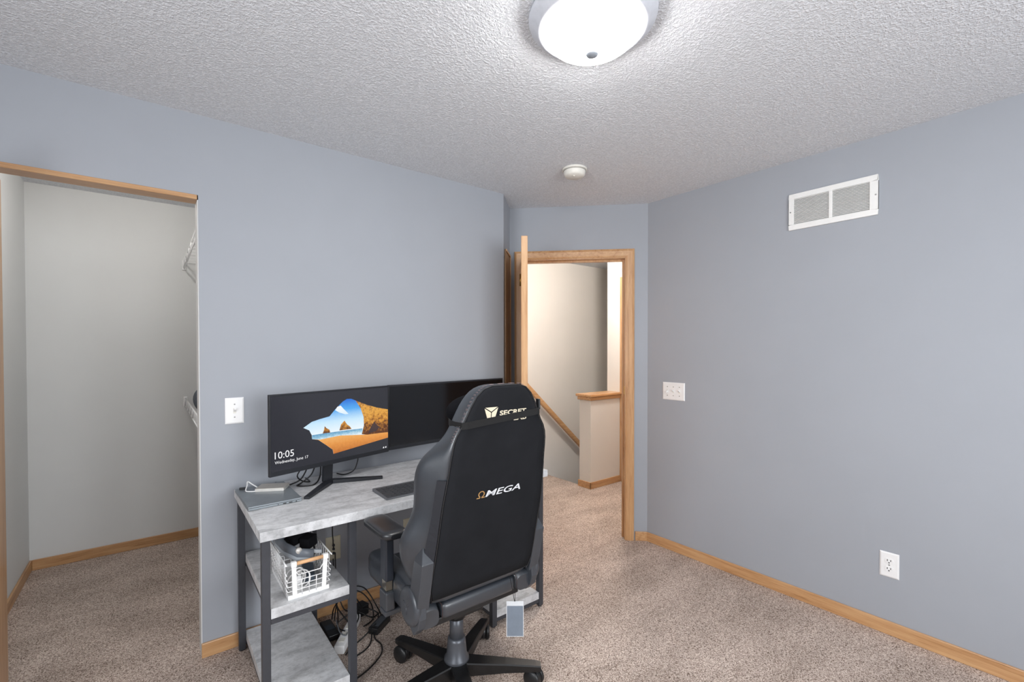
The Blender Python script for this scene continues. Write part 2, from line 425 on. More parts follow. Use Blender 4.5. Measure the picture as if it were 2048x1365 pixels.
# jambs
f.box(D0-0.018, D0, -0.004, WT+0.004, 0, DH+0.018); f.box(D1, D1+0.018, -0.004, WT+0.004, 0, DH+0.018); f.box(D0, D1, -0.004, WT+0.004, DH, DH+0.018)
dframe = struct('door_1', f, oak('z', 0.92))
f = MB(TD); f.box(D0, D0+0.012, 0.045, 0.08, 0, DH); f.box(D1-0.012, D1, 0.045, 0.08, 0, DH); f.box(D0+0.012, D1-0.012, 0.045, 0.08, DH-0.012, DH)
f.build('door_stop', oak('z', 0.95), dframe)
def mitred(xa, xb, z0, z1, kind):
    g = MB(TD)
    prof = [(0.0, -0.002), (0.0, -0.010), (0.012, -0.014), (0.045, -0.017), (CW, -0.012), (CW, -0.002)]   # (distance from the opening, depth)
    if kind == 'head':
        a = [(D0-0.006-d, y, DH+0.006+d) for d, y in prof]; b = [(D1+0.006+d, y, DH+0.006+d) for d, y in prof]
    elif kind == 'right':
        a = [(D1+0.006+d, y, 0) for d, y in prof]; b = [(D1+0.006+d, y, DH+0.006+d) for d, y in prof]
    else:
        a = [(D0-0.006-d, y, 0) for d, y in prof]; b = [(D0-0.006-d, y, DH+0.006+d) for d, y in prof]
    g.loft([a, b], cap=True, smooth=False); return g
mitred(0, 0, 0, 0, 'head').build('casing', oak('d', 0.98), dframe)
mitred(0, 0, 0, 0, 'right').build('casing', oak('z', 0.98), dframe)
mitred(0, 0, 0, 0, 'left').build('casing', oak('z', 0.98), dframe)
f = MB(TD); f.box(D1-0.004, D1+0.001, 0.006, 0.030, 1.06, 1.12); f.box(D1-0.0045, D1+0.0005, 0.012, 0.024, 1.075, 1.105)
f.build('strike_plate', M_BRASS, dframe, label='brass strike plate')
# open leaf, hinged on the left jamb, swung into the room
hp = TD @ Vector((D0+0.002, -0.012, 0)); ang = math.atan2(-0.735, -0.678)+rad(3.5)
DWID = 0.77
leaf_T = Matrix.Translation(hp) @ Matrix.Rotation(ang, 4, 'Z')
leaf = thing('door_leaf', (hp.x, hp.y, 0.012), 'oak bedroom door standing open, its narrow edge facing the room', 'door')
f = MB(leaf_T); f.box(0.004, DWID, -0.0185, 0.0185, 0.012, DH-0.006, 0.0015); f.build('slab', oak('z', 1.0), leaf)
for s_ in (-1, 1):
    f = MB(leaf_T); f.lathe([(0.03, s_*0.0185), (0.03, s_*0.022), (0.012, s_*0.024), (0.012, s_*0.045), (0.026, s_*0.055), (0.027, s_*0.07), (0.012, s_*0.078)], (DWID-0.06, 0, 0.96), 'y', 20); f.build('knob', M_BRASS, leaf)
for zz in (0.2, 1.05, 1.86):
    f = MB(leaf_T); f.lathe([(0.006, zz), (0.006, zz+0.09)], (0.0, -0.024, 0), 'z', 10); f.build('hinge', M_BRASS, leaf)
# oak trim on the short return wall
f = MB(TR); f.box(0.045, RL-0.045, -0.010, 0, BBH, 2.08, 0.003); t5 = struct('trim_5', f, oak('z', 0.55))
f = MB(TR); f.box(RL-0.06, RL-0.045, -0.016, -0.010, BBH, 2.08, 0.002); f.box(0.045, RL-0.06, -0.016, -0.010, 2.065, 2.08, 0.002); f.build('edge_bead', oak('z', 1.2), t5)

# ---- folded closet door panel at the left edge
bf = thing('bifold_door', (-0.45, L-0.3, 0), 'oak bifold closet door folded open beside the closet opening', 'door')
f = MB(); f.box(-0.468, -0.437, L-0.31, L+0.05, 0.02, 2.030, 0.006, 3); f.build('door_panel', oak('z', 1.02), bf)
f = MB(); f.box(-0.503, -0.472, L-0.31, L+0.05, 0.02, 2.030, 0.006, 3); f.build('door_panel', oak('z', 1.02), bf)
for zz in (0.3, 1.0, 1.7):
    f = MB(); f.lathe([(0.005, zz), (0.005, zz+0.07)], (-0.470, L-0.315, 0), 'z', 10); f.build('hinge', M_BRASS, bf)

# ================================================================== FITTINGS ON WALLS AND CEILING
def plate(name, T, cx, cz, w_, h_, label, kind, mat=M_WHITEPL, group=None, cat='switch'):
    """T: x along the wall, y pointing INTO the wall, so the room side is negative y"""
    loc = T @ Vector((cx, 0, cz))
    t = thing(name, loc, label, cat, group)
    f = MB(T); x0, x1, z0, z1 = cx-w_/2, cx+w_/2, cz-h_/2, cz+h_/2
    fr = [(x0, 0, z0), (x1, 0, z0), (x1, 0, z1), (x0, 0, z1)]; b_ = 0.006
    fr2 = [(x0+b_, -0.006, z0+b_), (x1-b_, -0.006, z0+b_), (x1-b_, -0.006, z1-b_), (x0+b_, -0.006, z1-b_)]
    fr1 = [(x0, -0.003, z0), (x1, -0.003, z0), (x1, -0.003, z1), (x0, -0.003, z1)]
    f.loft([fr, fr1, fr2], smooth=False); f.build('wall_plate', mat, t)
    def screw(x, z):
        g = MB(T); g.lathe([(0.0035, -0.006), (0.003, -0.0075)], (x, 0, z), 'y', 10); g.build('screw', plain('screw_grey', (150, 150, 148), 0.4, 0.5), t)
    def toggle(x, up_=True):
        g = MB(T); g.box(x-0.006, x+0.006, -0.0075, -0.006, cz-0.012, cz+0.012); g.build('toggle_slot', M_SMOKE, t)
        s_ = 1 if up_ else -1
        g = MB(T); g.loft([[(x-0.0045, -0.006, cz-0.006), (x+0.0045, -0.006, cz-0.006), (x+0.0045, -0.006, cz+0.006), (x-0.0045, -0.006, cz+0.006)],
                           [(x-0.0035, -0.022, cz+s_*0.010-0.004), (x+0.0035, -0.022, cz+s_*0.010-0.004), (x+0.0035, -0.022, cz+s_*0.010+0.004), (x-0.0035, -0.022, cz+s_*0.010+0.004)]], smooth=False)
        g.build('toggle', mat, t)
    if kind == 'single': toggle(cx); screw(cx, cz+0.030); screw(cx, cz-0.030)
    if kind == 'triple':
        for i, dx in enumerate((-0.046, 0, 0.046)): toggle(cx+dx, i != 0); screw(cx+dx, cz+0.030); screw(cx+dx, cz-0.030)
    if kind == 'outlet':
        screw(cx, cz)
        for s_ in (-1, 1):
            g = MB(T); zc = cz+s_*0.0195
            pts = [(cx+0.0165*math.cos(a), zc+max(-0.0115, min(0.0115, 0.0165*math.sin(a)))) for a in [2*PI*k/24 for k in range(24)]]
            g.prism(pts, lambda u, v, d: (u, d, v), -0.006, -0.0085); rc = g.build('receptacle', mat, t)
            for dx in (-0.0065, 0.0065):
                g = MB(T); g.box(cx+dx-0.0014, cx+dx+0.0014, -0.0090, -0.0084, zc-0.001, zc+0.0075); g.build('slot', M_SLOT, rc)
            g = MB(T); g.lathe([(0.0028, -0.0084), (0.0028, -0.0090)], (cx, 0, zc-0.0075), 'y', 12); g.build('slot', M_SLOT, rc)
    if kind == 'jacks':
        screw(cx, cz+0.040); 
        for dz in (0.018, -0.002, -0.024):
            g = MB(T); g.lathe([(0.007, -0.006), (0.007, -0.010), (0.0045, -0.011), (0.0045, -0.018)], (cx, 0, cz+dz), 'y', 14); g.build('jack', M_GUN, t)
    return t
TL = frame((0, L, 0), (1, 0, 0), (0, 1, 0)); TRW = frame((R, 0, 0), (0, -1, 0), (1, 0, 0))
plate('light_switch', TL, 0.3015, 1.1075, 0.076, 0.121, 'white single toggle light switch on the wall beside the closet opening', 'single')
plate('light_switch', TRW, -1.794, 1.1015, 0.168, 0.121, 'white triple toggle light switch plate on the wall right of the doorway', 'triple')
plate('wall_outlet', TRW, -0.616, 0.340, 0.075, 0.121, 'white double wall outlet low on the bare blue-grey wall', 'outlet', cat='outlet')
plate('cable_wall_plate', TL, 0.745, 0.342, 0.076, 0.124, 'ivory wall plate with cable jacks behind the wire basket', 'jacks', M_IVORY, cat='wall plate')
plate('wall_outlet', TL, 1.180, 0.342, 0.076, 0.121, 'ivory wall outlet below the desk, mostly hidden by the office chair', 'outlet', M_IVORY, cat='outlet')

# return-air vent
vx0, vx1, vz0, vz1 = 0.6725, 1.0735, 2.053, 2.2515
v = thing('air_vent', (R, (vx0+vx1)/2, vz0), 'white louvred return-air vent high on the blue-grey wall', 'vent')
f = MB()
fr = 0.028; mid = (vx0+vx1)/2
def vb(y0, y1, z0, z1, d0=0.0, d1=0.010): f.box(R-d1, R-d0, y0, y1, z0, z1)
vb(vx0, vx1, vz0, vz0+fr); vb(vx0, vx1, vz1-fr, vz1); vb(vx0, vx0+fr+0.006, vz0+fr, vz1-fr); vb(vx1-fr+0.003, vx1, vz0+fr, vz1-fr); vb(mid-0.008, mid+0.008, vz0+fr, vz1-fr)
f.build('vent_frame', M_VENT, v, bevel=0.002)
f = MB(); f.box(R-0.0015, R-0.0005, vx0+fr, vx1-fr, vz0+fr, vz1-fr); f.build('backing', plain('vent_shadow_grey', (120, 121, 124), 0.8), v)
nsl = 19; pitch_ = (vz1-vz0-2*fr)/nsl
for (a, b) in ((vx0+fr+0.006, mid-0.008), (mid+0.008, vx1-fr+0.003)):
    f = MB()
    for i in range(nsl):
        zc = vz0+fr+pitch_*(i+0.5)
        f.obox((R-0.0055, (a+b)/2, zc), (1, 0, 0.9), (0, 1, 0), (-0.9, 0, 1), 0.0042, (b-a)/2, 0.0008)
    f.build('louvre_bank', M_VENT, v)
for yy in (vx0+0.009, vx1-0.009):
    f = MB(); f.lathe([(0.004, R-0.010), (0.0035, R-0.0118)], (0, yy, (vz0+vz1)/2), 'x', 10); f.build('screw', plain('screw_grey', (150, 150, 148), 0.4, 0.5), v)

# ceiling lamp
LX, LY = 1.10, 0.992
lamp = thing('ceiling_lamp', (LX, LY, H-0.13), 'flush ceiling lamp with a glowing white glass bowl and pale metal rim', 'lamp')
f = MB(); f.lathe([(0.196, H), (0.200, H-0.008), (0.196, H-0.018), (0.180, H-0.026), (0.174, H-0.040), (0.160, H-0.044), (0.150, H-0.040), (0.150, H-0.02)], (LX, LY, 0), 'z', 56); f.build('rim', M_PAN, lamp)
prof = [(0.152, H-0.034)] + [(0.152*math.cos(a), H-0.036-0.072*math.sin(a)) for a in [rad(x) for x in range(6, 88, 7)]] + [(0.006, H-0.1082)]
f = MB(); f.lathe(prof, (LX, LY, 0), 'z', 56); f.build('glass_bowl', M_GLASSY, lamp)
f = MB(); f.lathe([(0.006, H-0.106), (0.018, H-0.110), (0.021, H-0.115), (0.018, H-0.121), (0.003, H-0.126)], (LX, LY, 0), 'z', 20); f.build('finial', plain('finial_metal', (150, 156, 164), 0.5, 0.2), lamp)

# smoke detector
SX, SY = 1.945, 1.888
sd = thing('smoke_detector', (SX, SY, H-0.05), 'round off-white smoke detector on the ceiling near the doorway', 'smoke detector')
f = MB(); f.lathe([(0.072, H), (0.072, H-0.008), (0.066, H-0.010)], (SX, SY, 0), 'z', 40); f.build('mounting_base', M_SMOKE, sd)
f = MB(); f.lathe([(0.062, H-0.009), (0.064, H-0.014), (0.060, H-0.036), (0.050, H-0.045), (0.003, H-0.047)], (SX, SY, 0), 'z', 40); f.build('housing', M_SMOKE, sd)
f = MB(); f.lathe([(0.0645, H-0.0125), (0.0655, H-0.0135), (0.0645, H-0.0150)], (SX, SY, 0), 'z', 40); f.build('vent_gap', plain('detector_gap', (120, 118, 112), 0.7), sd)
f = MB(); f.lathe([(0.006, H-0.046), (0.006, H-0.0495), (0.002, H-0.050)], (SX-0.02, SY-0.015, 0), 'z', 14); f.build('test_button', M_SMOKE, sd)

# lamps of the hall and the closet (round globes)
def globe(name, x, y, strength, col, r_, label):
    t = thing(name, (x, y, H-0.02-2*r_), label, 'lamp')
    f = MB(); f.lathe([(0.07, H), (0.07, H-0.015), (0.05, H-0.03)], (x, y, 0), 'z', 28); f.build('lamp_base', M_PAN, t)
    zc = H-0.02-r_
    f = MB(); f.lathe([(max(0.003, r_*math.sin(a)), zc+r_*math.cos(a)) for a in [PI*k/14 for k in range(1, 15)]], (x, y, 0), 'z', 28)
    f.build('glass_globe', emit(name+'_glow', col, strength), t)
globe('hall_lamp', 3.26, 2.60, HALL_EMIT, (255, 246, 236), 0.075, 'glowing globe lamp on the hall ceiling beyond the doorway')
globe('closet_lamp', -0.08, 3.15, CLOSET_EMIT, (255, 250, 244), 0.048, 'glowing globe lamp on the closet ceiling')

# wire shelves in the closet
def wire_shelf(z, label, ncross, lip_up=False):
    t = thing('wire_shelf', (0.19, 2.75, z), label, 'shelf', 'closet wire shelves')
    x0, x1, y0, y1 = 0.192, CRX, 2.72, CB
    lh = 0.060 if lip_up else 0.045; zs = z-lh if lip_up else z
    for nm, x_, z_ in (('front_wire', x0, z), ('front_wire', x0, z-lh), ('rear_wire', x1-0.006, zs)):
        f = MB(); f.tube([(x_, y0, z_), (x_, y1-0.003, z_)], 0.0045, 8); f.build(nm, M_WIRE, t)
    f = MB(); n = ncross
    for i in range(n):
        y = y0+0.012+(y1-y0-0.03)*i/(n-1); f.tube([(x0, y, z if lip_up else z-lh), (x0, y, zs), (x1-0.004, y, zs)], 0.0016, 6)
    f.build('cross_wires', M_WIRE, t)
    for i in range(5): 
        y = y1-0.05-0.19*i; f = MB(); f.tube([(x0-0.001, y, z), (x0-0.004, y+0.045, z-lh)], 0.004, 6)
        f.build('lip_tie', M_WIRE, t)
    f = MB(); f.box(x0-0.012, x0+0.012, y1-0.012, y1, z-0.058, z+0.012, 0.003); f.build('wall_bracket', M_WIRE, t)
wire_shelf(2.030, 'white wire closet shelf mounted high, near the top of the closet', 12)
wire_shelf(1.035, 'white wire closet shelf at waist height, holding a grey bag', 30, True)
# grey rounded bag on the lower shelf
f = MB(); loops = []
for i in range(1, 16):
    t_ = PI*i/16; zz = 1.078-0.100*math.cos(t_); rr = math.sin(t_)**0.75
    loops.append([(0.338+0.138*rr*math.cos(a)*(1+0.03*math.sin(3*a)), 3.47+0.20*rr*math.sin(a), zz) for a in [2*PI*k/28 for k in range(28)]])
f.loft(loops); tag(f.build('storage_bag', M_GREYFAB, loc=(0.338, 3.47, 0.978)), 'grey rounded fabric bag lying on the lower closet shelf', 'bag')

# ================================================================== DESK
desk = thing('desk', (0.995, 2.14, 0), 'concrete-look computer desk with dark steel legs and side shelves', 'desk')
DX0, DX1, DY0, DY1, DZ = 0.294, 1.666, 1.815, 2.460, 0.745
f = MB(); f.box(DX0, DX1, DY0, DY1, DZ-0.035, DZ, 0.0012); f.build('desk_top', M_CONC, desk)
LG = 0.028; FY, BYk = 1.845, 2.448
legx = [0.304, 0.618, 1.322, 1.632]
for x in legx:
    for y in (FY, BYk-LG):
        f = MB(); f.box(x, x+LG, y, y+LG, 0.006, DZ-0.035, 0.001); lg = f.build('leg', M_STEEL, desk)
        f = MB(); f.lathe([(0.011, 0.0), (0.012, 0.006)], (x+LG/2, y+LG/2, 0), 'z', 14); f.build('foot', M_BLACKPL, lg)
def rail(x0, x1, y0, y1, z0, z1): 
    g = MB(); g.box(x0, x1, y0, y1, z0, z1); g.build('frame_rail', M_STEEL, desk)
for xa, xb in ((legx[0], legx[1]+LG), (legx[2], legx[3]+LG)):
    for zt, nm in ((0.446, 'shelf'), (0.081, 'shelf')):
        f = MB(); f.box(xa+LG+0.001, xb-LG-0.001, FY+0.002, BYk-0.004, zt-0.037, zt, 0.0012); f.build(nm, M_CONC, desk)
        rail(xa+LG, xb-LG, FY+0.004, FY+0.024, zt-0.057, zt-0.0375); rail(xa+LG, xb-LG, BYk-0.024, BYk-0.004, zt-0.057, zt-0.0375)
        rail(xa+LG+0.004, xa+LG+0.024, FY+LG, BYk-LG, zt-0.057, zt-0.0375); rail(xb-LG-0.024, xb-LG-0.004, FY+LG, BYk-LG, zt-0.057, zt-0.0375)
    rail(xa+0.004, xa+0.024, FY+LG, BYk-LG, DZ-0.057, DZ-0.0355); rail(xb-0.024, xb-0.004, FY+LG, BYk-LG, DZ-0.057, DZ-0.0355)
rail(legx[0]+LG, legx[3], BYk-0.026, BYk-0.006, DZ-0.085, DZ-0.0355)

# ================================================================== MONITORS
def scr_mat(name, fn):
    mt, nt, b = new_mat(name); b.inputs['Base Color'].default_value = (0.01, 0.01, 0.012, 1); b.inputs['Roughness'].default_value = 0.25
    fn(nt, b); return mt
def grad_emit(name, stops, axis=2, z0=0.0, z1=1.0, strength=1.0, nscale=40, namt=0.0):
    def go(nt, b):
        tc = nt.nodes.new('ShaderNodeTexCoord'); sp = nt.nodes.new('ShaderNodeSeparateXYZ'); nt.links.new(tc.outputs['Object'], sp.inputs[0])
        mr = nt.nodes.new('ShaderNodeMapRange'); mr.inputs[1].default_value = z0; mr.inputs[2].default_value = z1
        nt.links.new(sp.outputs[axis], mr.inputs[0])
        n = noise(nt, tc.outputs['Object'], nscale, 6, 0.7)
        ma = nt.nodes.new('ShaderNodeMath'); ma.operation = 'MULTIPLY_ADD'; ma.inputs[1].default_value = namt
        nt.links.new(n.outputs[0], ma.inputs[0]); 
        sb = nt.nodes.new('ShaderNodeMath'); sb.operation = 'SUBTRACT'; sb.inputs[1].default_value = namt*0.5
        nt.links.new(mr.outputs[0], sb.inputs[0]); nt.links.new(sb.outputs[0], ma.inputs[2])
        r = ramp(nt, ma.outputs[0], stops)
        nt.links.new(r.outputs[0], b.inputs['Emission Color']); b.inputs['Emission Strength'].default_value = strength
    return scr_mat(name, go)
MW, MH = 0.623, 0.352
def monitor(loc, ang, on, label, MW=0.623):
    """local frame: x along the panel, y away from the viewer, z up; origin on the desk under the panel's left end"""
    t = thing('computer_monitor', loc, label, 'monitor', 'monitors on the desk', rotz=ang)
    zb = 0.848-DZ; zt = zb+MH
    f = MB(); f.box(0, MW, 0.0, 0.016, zb, zt, 0.002); f.build('bezel', M_BEZEL, t, local=True)
    f = MB(); loops = []
    for k, (ins, d) in enumerate(((0.02, 0.016), (0.03, 0.024), (0.10, 0.038), (0.14, 0.042))):
        loops.append([(ins, d, zb+ins*0.55), (MW-ins, d, zb+ins*0.55), (MW-ins, d, zt-ins*0.55), (ins, d, zt-ins*0.55)])
    f.loft(loops, smooth=False); f.build('back_shell', M_BEZEL, t, local=True)
    cx = MW/2; jy = 0.060
    f = MB(); f.loft([[(cx-0.030, jy-0.012, zb+0.09), (cx+0.018, jy-0.012, zb+0.09), (cx+0.018, jy+0.004, zb+0.09), (cx-0.030, jy+0.004, zb+0.09)],
                      [(cx-0.036, jy-0.012, 0.012), (cx+0.010, jy-0.012, 0.012), (cx+0.010, jy+0.004, 0.012), (cx-0.036, jy+0.004, 0.012)]], smooth=False)
    f.build('stand_neck', M_BEZEL, t, local=True)
    for s_ in (-1, 1):
        a = Vector((cx-s_*0.012, jy, 0)); b = Vector((cx+s_*0.200, jy-0.150, 0)); d = (b-a).normalized(); n_ = Vector((-d.y, d.x, 0))
        l0 = [a-n_*0.020, a+n_*0.020, a+n_*0.020+Vector((0, 0, 0.018)), a-n_*0.020+Vector((0, 0, 0.018))]
        l1 = [b-n_*0.012, b+n_*0.012, b+n_*0.012+Vector((0, 0, 0.012)), b-n_*0.012+Vector((0, 0, 0.012))]
        f = MB(); f.loft([l0, l1], smooth=False); f.build('stand_foot', M_BEZEL, t, local=True, bevel=0.0015)
    u0, u1, v0, v1 = 0.007, MW-0.007, 0.020, MH-0.009
    f = MB(); f.box(u0, u1, -0.0006, 0.0004, zb+v0, zb+v1)
    if not on:
        f.build('screen', M_SCREENOFF, t, local=True); return t
    scr = f.build('screen', scr_mat('lock_screen_dark', lambda nt, b: (setattr(b.inputs['Emission Color'], 'default_value', srgb(46, 47, 54)), setattr(b.inputs['Emission Strength'], 'default_value', 0.75))), t, local=True)
    fn = lambda u, v, d: (u, -0.0006-d, zb+v)
    def poly(pts, d, mat, name):
        g = MB(); g.prism(pts, fn, d-0.0002, d); g.build(name, mat, scr, local=True)
    OPEN = [(0.149, 0.192), (0.189, 0.214), (0.229, 0.222), (0.278, 0.229), (0.307, 0.258), (0.348, 0.292), (0.371, 0.303), (0.395, 0.302), (0.419, 0.291), (0.438, 0.283), (0.482, 0.264), (0.549, 0.242), (0.616, 0.226), (0.616, 0.076), (0.297, 0.048), (0.293, 0.069), (0.26, 0.096), (0.22, 0.127), (0.19, 0.135), (0.189, 0.153), (0.177, 0.177)]
    SEA = [(0.19, 0.153), (0.228, 0.153), (0.332, 0.151), (0.459, 0.147), (0.457, 0.115), (0.332, 0.13), (0.228, 0.127), (0.19, 0.135)]
    SAND = [(0.19, 0.135), (0.228, 0.127), (0.332, 0.13), (0.457, 0.115), (0.517, 0.111), (0.616, 0.109), (0.616, 0.076), (0.297, 0.048), (0.293, 0.069), (0.26, 0.096), (0.22, 0.127)]
    CLIFF = [(0.419, 0.291), (0.438, 0.283), (0.482, 0.264), (0.549, 0.242), (0.616, 0.226), (0.616, 0.105), (0.57, 0.108), (0.487, 0.111), (0.454, 0.118), (0.467, 0.161), (0.465, 0.204), (0.448, 0.249)]
    HOLE = [(0.528, 0.171), (0.549, 0.15), (0.562, 0.14), (0.538, 0.121), (0.492, 0.117), (0.502, 0.139)]
    ROCK1 = [(0.242, 0.153), (0.248, 0.166), (0.253, 0.186), (0.261, 0.176), (0.277, 0.166), (0.281, 0.152)]
    ROCK2 = [(0.329, 0.155), (0.338, 0.183), (0.357, 0.199), (0.371, 0.178), (0.385, 0.168), (0.396, 0.153)]
    CLOUD = [(0.307, 0.255), (0.319, 0.27), (0.337, 0.274), (0.35, 0.259), (0.38, 0.229), (0.362, 0.229), (0.33, 0.241)]
    z_ = zb
    poly(OPEN, 0.0004, grad_emit('picture_sky', [(0.0, srgb(236, 246, 252)), (0.35, srgb(200, 232, 252)), (0.7, srgb(84, 170, 240)), (1.0, srgb(36, 110, 214))], 2, z_+0.15, z_+0.30, 1.0, 30, 0.12), 'picture_sky')
    poly(SEA, 0.0007, grad_emit('picture_sea', [(0.2, srgb(226, 240, 246)), (0.55, srgb(150, 196, 220)), (0.9, srgb(90, 150, 190))], 2, z_+0.115, z_+0.155, 1.0, 90, 0.9), 'picture_sea')
    poly(SAND, 0.0010, grad_emit('picture_sand', [(0.0, srgb(190, 110, 40)), (0.5, srgb(226, 148, 66)), (1.0, srgb(240, 178, 100))], 2, z_+0.05, z_+0.135, 1.0, 60, 0.5), 'picture_sand')
    rockm = grad_emit('picture_cliff', [(0.15, srgb(92, 52, 24)), (0.4, srgb(190, 126, 44)), (0.65, srgb(232, 170, 70)), (0.95, srgb(150, 100, 52))], 2, z_+0.10, z_+0.30, 1.0, 60, 1.6)
    poly(CLIFF, 0.0013, rockm, 'picture_cliff')
    poly(HOLE, 0.0016, grad_emit('picture_shade', [(0, srgb(58, 44, 46)), (1, srgb(84, 62, 54))], 2, z_+0.1, z_+0.2, 1.0), 'picture_shade')
    poly(ROCK1, 0.0010, rockm, 'picture_rock'); poly(ROCK2, 0.0010, rockm, 'picture_rock')
    poly(CLOUD, 0.0007, grad_emit('picture_cloud', [(0, srgb(214, 236, 250)), (1, srgb(250, 252, 254))], 2, z_+0.22, z_+0.28, 1.0, 60, 0.5), 'picture_cloud')
    tx = emit('screen_text', (250, 250, 252), 1.0)
    g = MB(); g.text('10:05', 0.04, lambda x, y, d: fn(0.021+x, 0.075+y, 0.0006), width=0.084); g.build('clock_text', tx, scr, local=True)
    g = MB(); g.text('Wednesday, June 17', 0.016, lambda x, y, d: fn(0.021+x, 0.053+y, 0.0006), width=0.150); g.build('date_text', tx, scr, local=True)
    for uu in (0.583, 0.597):
        g = MB(); g.prism([(uu, 0.0245), (uu+0.008, 0.0245), (uu+0.008, 0.0325), (uu+0.002, 0.0305)], fn, 0.0004, 0.0006); g.build('status_icon', tx, scr, local=True)
    return t
monitor((0.3885, 2.1585, DZ), rad(15.41), True, 'left-hand computer monitor showing a lock screen with the time and a beach picture')
monitor((0.998, 2.346, DZ), rad(6.2), False, 'switched-off wide black computer monitor behind the office chair', MW=0.84)

# ================================================================== THINGS ON THE DESK
def quad_slab(name, pts, z0, z1, mat, parent=None, bev=0.0, **k):
    g = MB(); g.prism(pts, lambda u, v, d: (u, v, d), z0, z1); return g.build(name, mat, parent, bevel=bev, **k)
lap = thing('laptop', (0.40, 2.24, DZ), 'closed grey laptop on the desk corner with a silver drive on top', 'laptop')
LP = [(0.297, 2.085), (0.499, 2.090), (0.493, 2.402), (0.290, 2.396)]
quad_slab('laptop_base', LP, DZ+0.0015, DZ+0.0095, M_LAPTOP, lap, 0.0015)
quad_slab('laptop_lid', LP, DZ+0.0105, DZ+0.0165, M_LAPTOP, lap, 0.0015)
quad_slab('lid_gap', [(0.300, 2.088), (0.496, 2.093), (0.490, 2.399), (0.293, 2.393)], DZ+0.0093, DZ+0.0107, M_SLOT, lap)
for x_, w_ in ((0.405, 0.003), (0.425, 0.013), (0.448, 0.013), (0.474, 0.005)):
    f = MB(); f.box(x_, x_+w_, 2.0845+0.0232*(x_-0.297), 2.0895+0.0232*(x_-0.297), DZ+0.0035, DZ+0.0075); f.build('port', M_SLOT, lap)
for x_, y_ in ((0.31, 2.1), (0.485, 2.105), (0.31, 2.385), (0.48, 2.39)):
    f = MB(); f.lathe([(0.006, DZ), (0.006, DZ+0.002)], (x_, y_, 0), 'z', 10); f.build('rubber_foot', M_BLACKPL, lap)
lz = DZ+0.0165
drv = thing('external_drive', (0.425, 2.30, lz), 'small silver external drive lying on the closed laptop', 'drive')
dc, da = Vector((0.425, 2.300, 0)), rad(-29); ex, ey = Vector((math.cos(da), math.sin(da), 0)), Vector((-math.sin(da), math.cos(da), 0))
f = MB(); f.obox(dc+Vector((0, 0, lz+0.0055)), ex, ey, (0, 0, 1), 0.060, 0.040, 0.0055, 0.001); f.build('lower_shell', M_SILVER, drv)
f = MB(); f.obox(dc+Vector((0, 0, lz+0.0125)), ex, ey, (0, 0, 1), 0.060, 0.040, 0.0014, 0.0006); f.build('top_plate', plain('beige_metal', (196, 190, 182), 0.4, 0.3), drv)
def spline(pts, n=8):
    P = [Vector(p) for p in pts]; out = []
    for i in range(len(P)-1):
        p0 = P[max(i-1, 0)]; p1 = P[i]; p2 = P[i+1]; p3 = P[min(i+2, len(P)-1)]
        for k in range(n):
            t = k/n
            out.append(0.5*((2*p1)+(p2-p0)*t+(2*p0-5*p1+4*p2-p3)*t*t+(3*p1-p0-3*p2+p3)*t**3))
    out.append(P[-1]); return out
def cable(name, pts, r_, mat, label, cat='cable', group=None, n=8, seg=8):
    f = MB(); pp = spline(pts, n); f.tube(pp, r_, seg); lo = min(pp, key=lambda p: p.z)
    return tag(f.build(name, mat, loc=lo), label, cat, group)
cable('drive_cable', [(0.372, 2.335, lz+0.007), (0.352, 2.350, lz+0.022), (0.336, 2.362, lz+0.034), (0.330, 2.340, lz+0.022), (0.322, 2.318, lz+0.006), (0.340, 2.300, lz+0.0035), (0.362, 2.296, lz+0.0035)], 0.0028, M_CABLEW, 'short white cable looping from the silver drive on the laptop')
tag(MB().obox((0.318, 2.372, lz+0.0045), (1, -0.3, 0), (0.3, 1, 0), (0, 0, 1), 0.014, 0.006, 0.0042, 0.001).build('usb_dongle', M_BLACKPL, loc=(0.318, 2.372, lz)), 'small black plug lying on the closed laptop', 'plug')
# monitor cables behind the panel
mg = 'black cables behind the lock-screen monitor'
ml = 'thin black cable looping on the desk behind the lit monitor'
cable('monitor_cable', [(0.625, 2.325, 0.93), (0.622, 2.330, 0.86), (0.605, 2.345, 0.79), (0.560, 2.350, DZ+0.008), (0.535, 2.330, DZ+0.004), (0.560, 2.300, DZ+0.004), (0.605, 2.300, DZ+0.004), (0.640, 2.335, 0.775), (0.650, 2.350, 0.86)], 0.0035, M_CABLE, "black cable coiling beside the neck of the lit monitor", group=mg)
cable('monitor_cable', [(0.600, 2.315, 0.93), (0.590, 2.330, 0.85), (0.560, 2.350, 0.775), (0.520, 2.365, DZ+0.006), (0.490, 2.372, DZ+0.005), (0.470, 2.390, DZ+0.005), (0.465, 2.440, DZ+0.005)], 0.0035, M_CABLE, "black cable running from behind the lit monitor past the silver drive", group=mg)
cable('monitor_cable', [(0.575, 2.310, 0.93), (0.560, 2.330, 0.84), (0.540, 2.345, 0.79), (0.565, 2.350, 0.76), (0.600, 2.362, DZ+0.004), (0.60, 2.44, DZ+0.004)], 0.003, M_CABLE, "thin black cable hanging between the lit monitor's neck and the laptop", group=mg)
cable('monitor_cable', [(0.840, 2.372, 0.93), (0.842, 2.375, 0.84), (0.835, 2.372, 0.80), (0.815, 2.370, 0.765), (0.775, 2.385, DZ+0.004), (0.75, 2.43, DZ+0.004)], 0.003, M_CABLE, "single black cable dropping behind the lit monitor near the keyboard", group=mg)
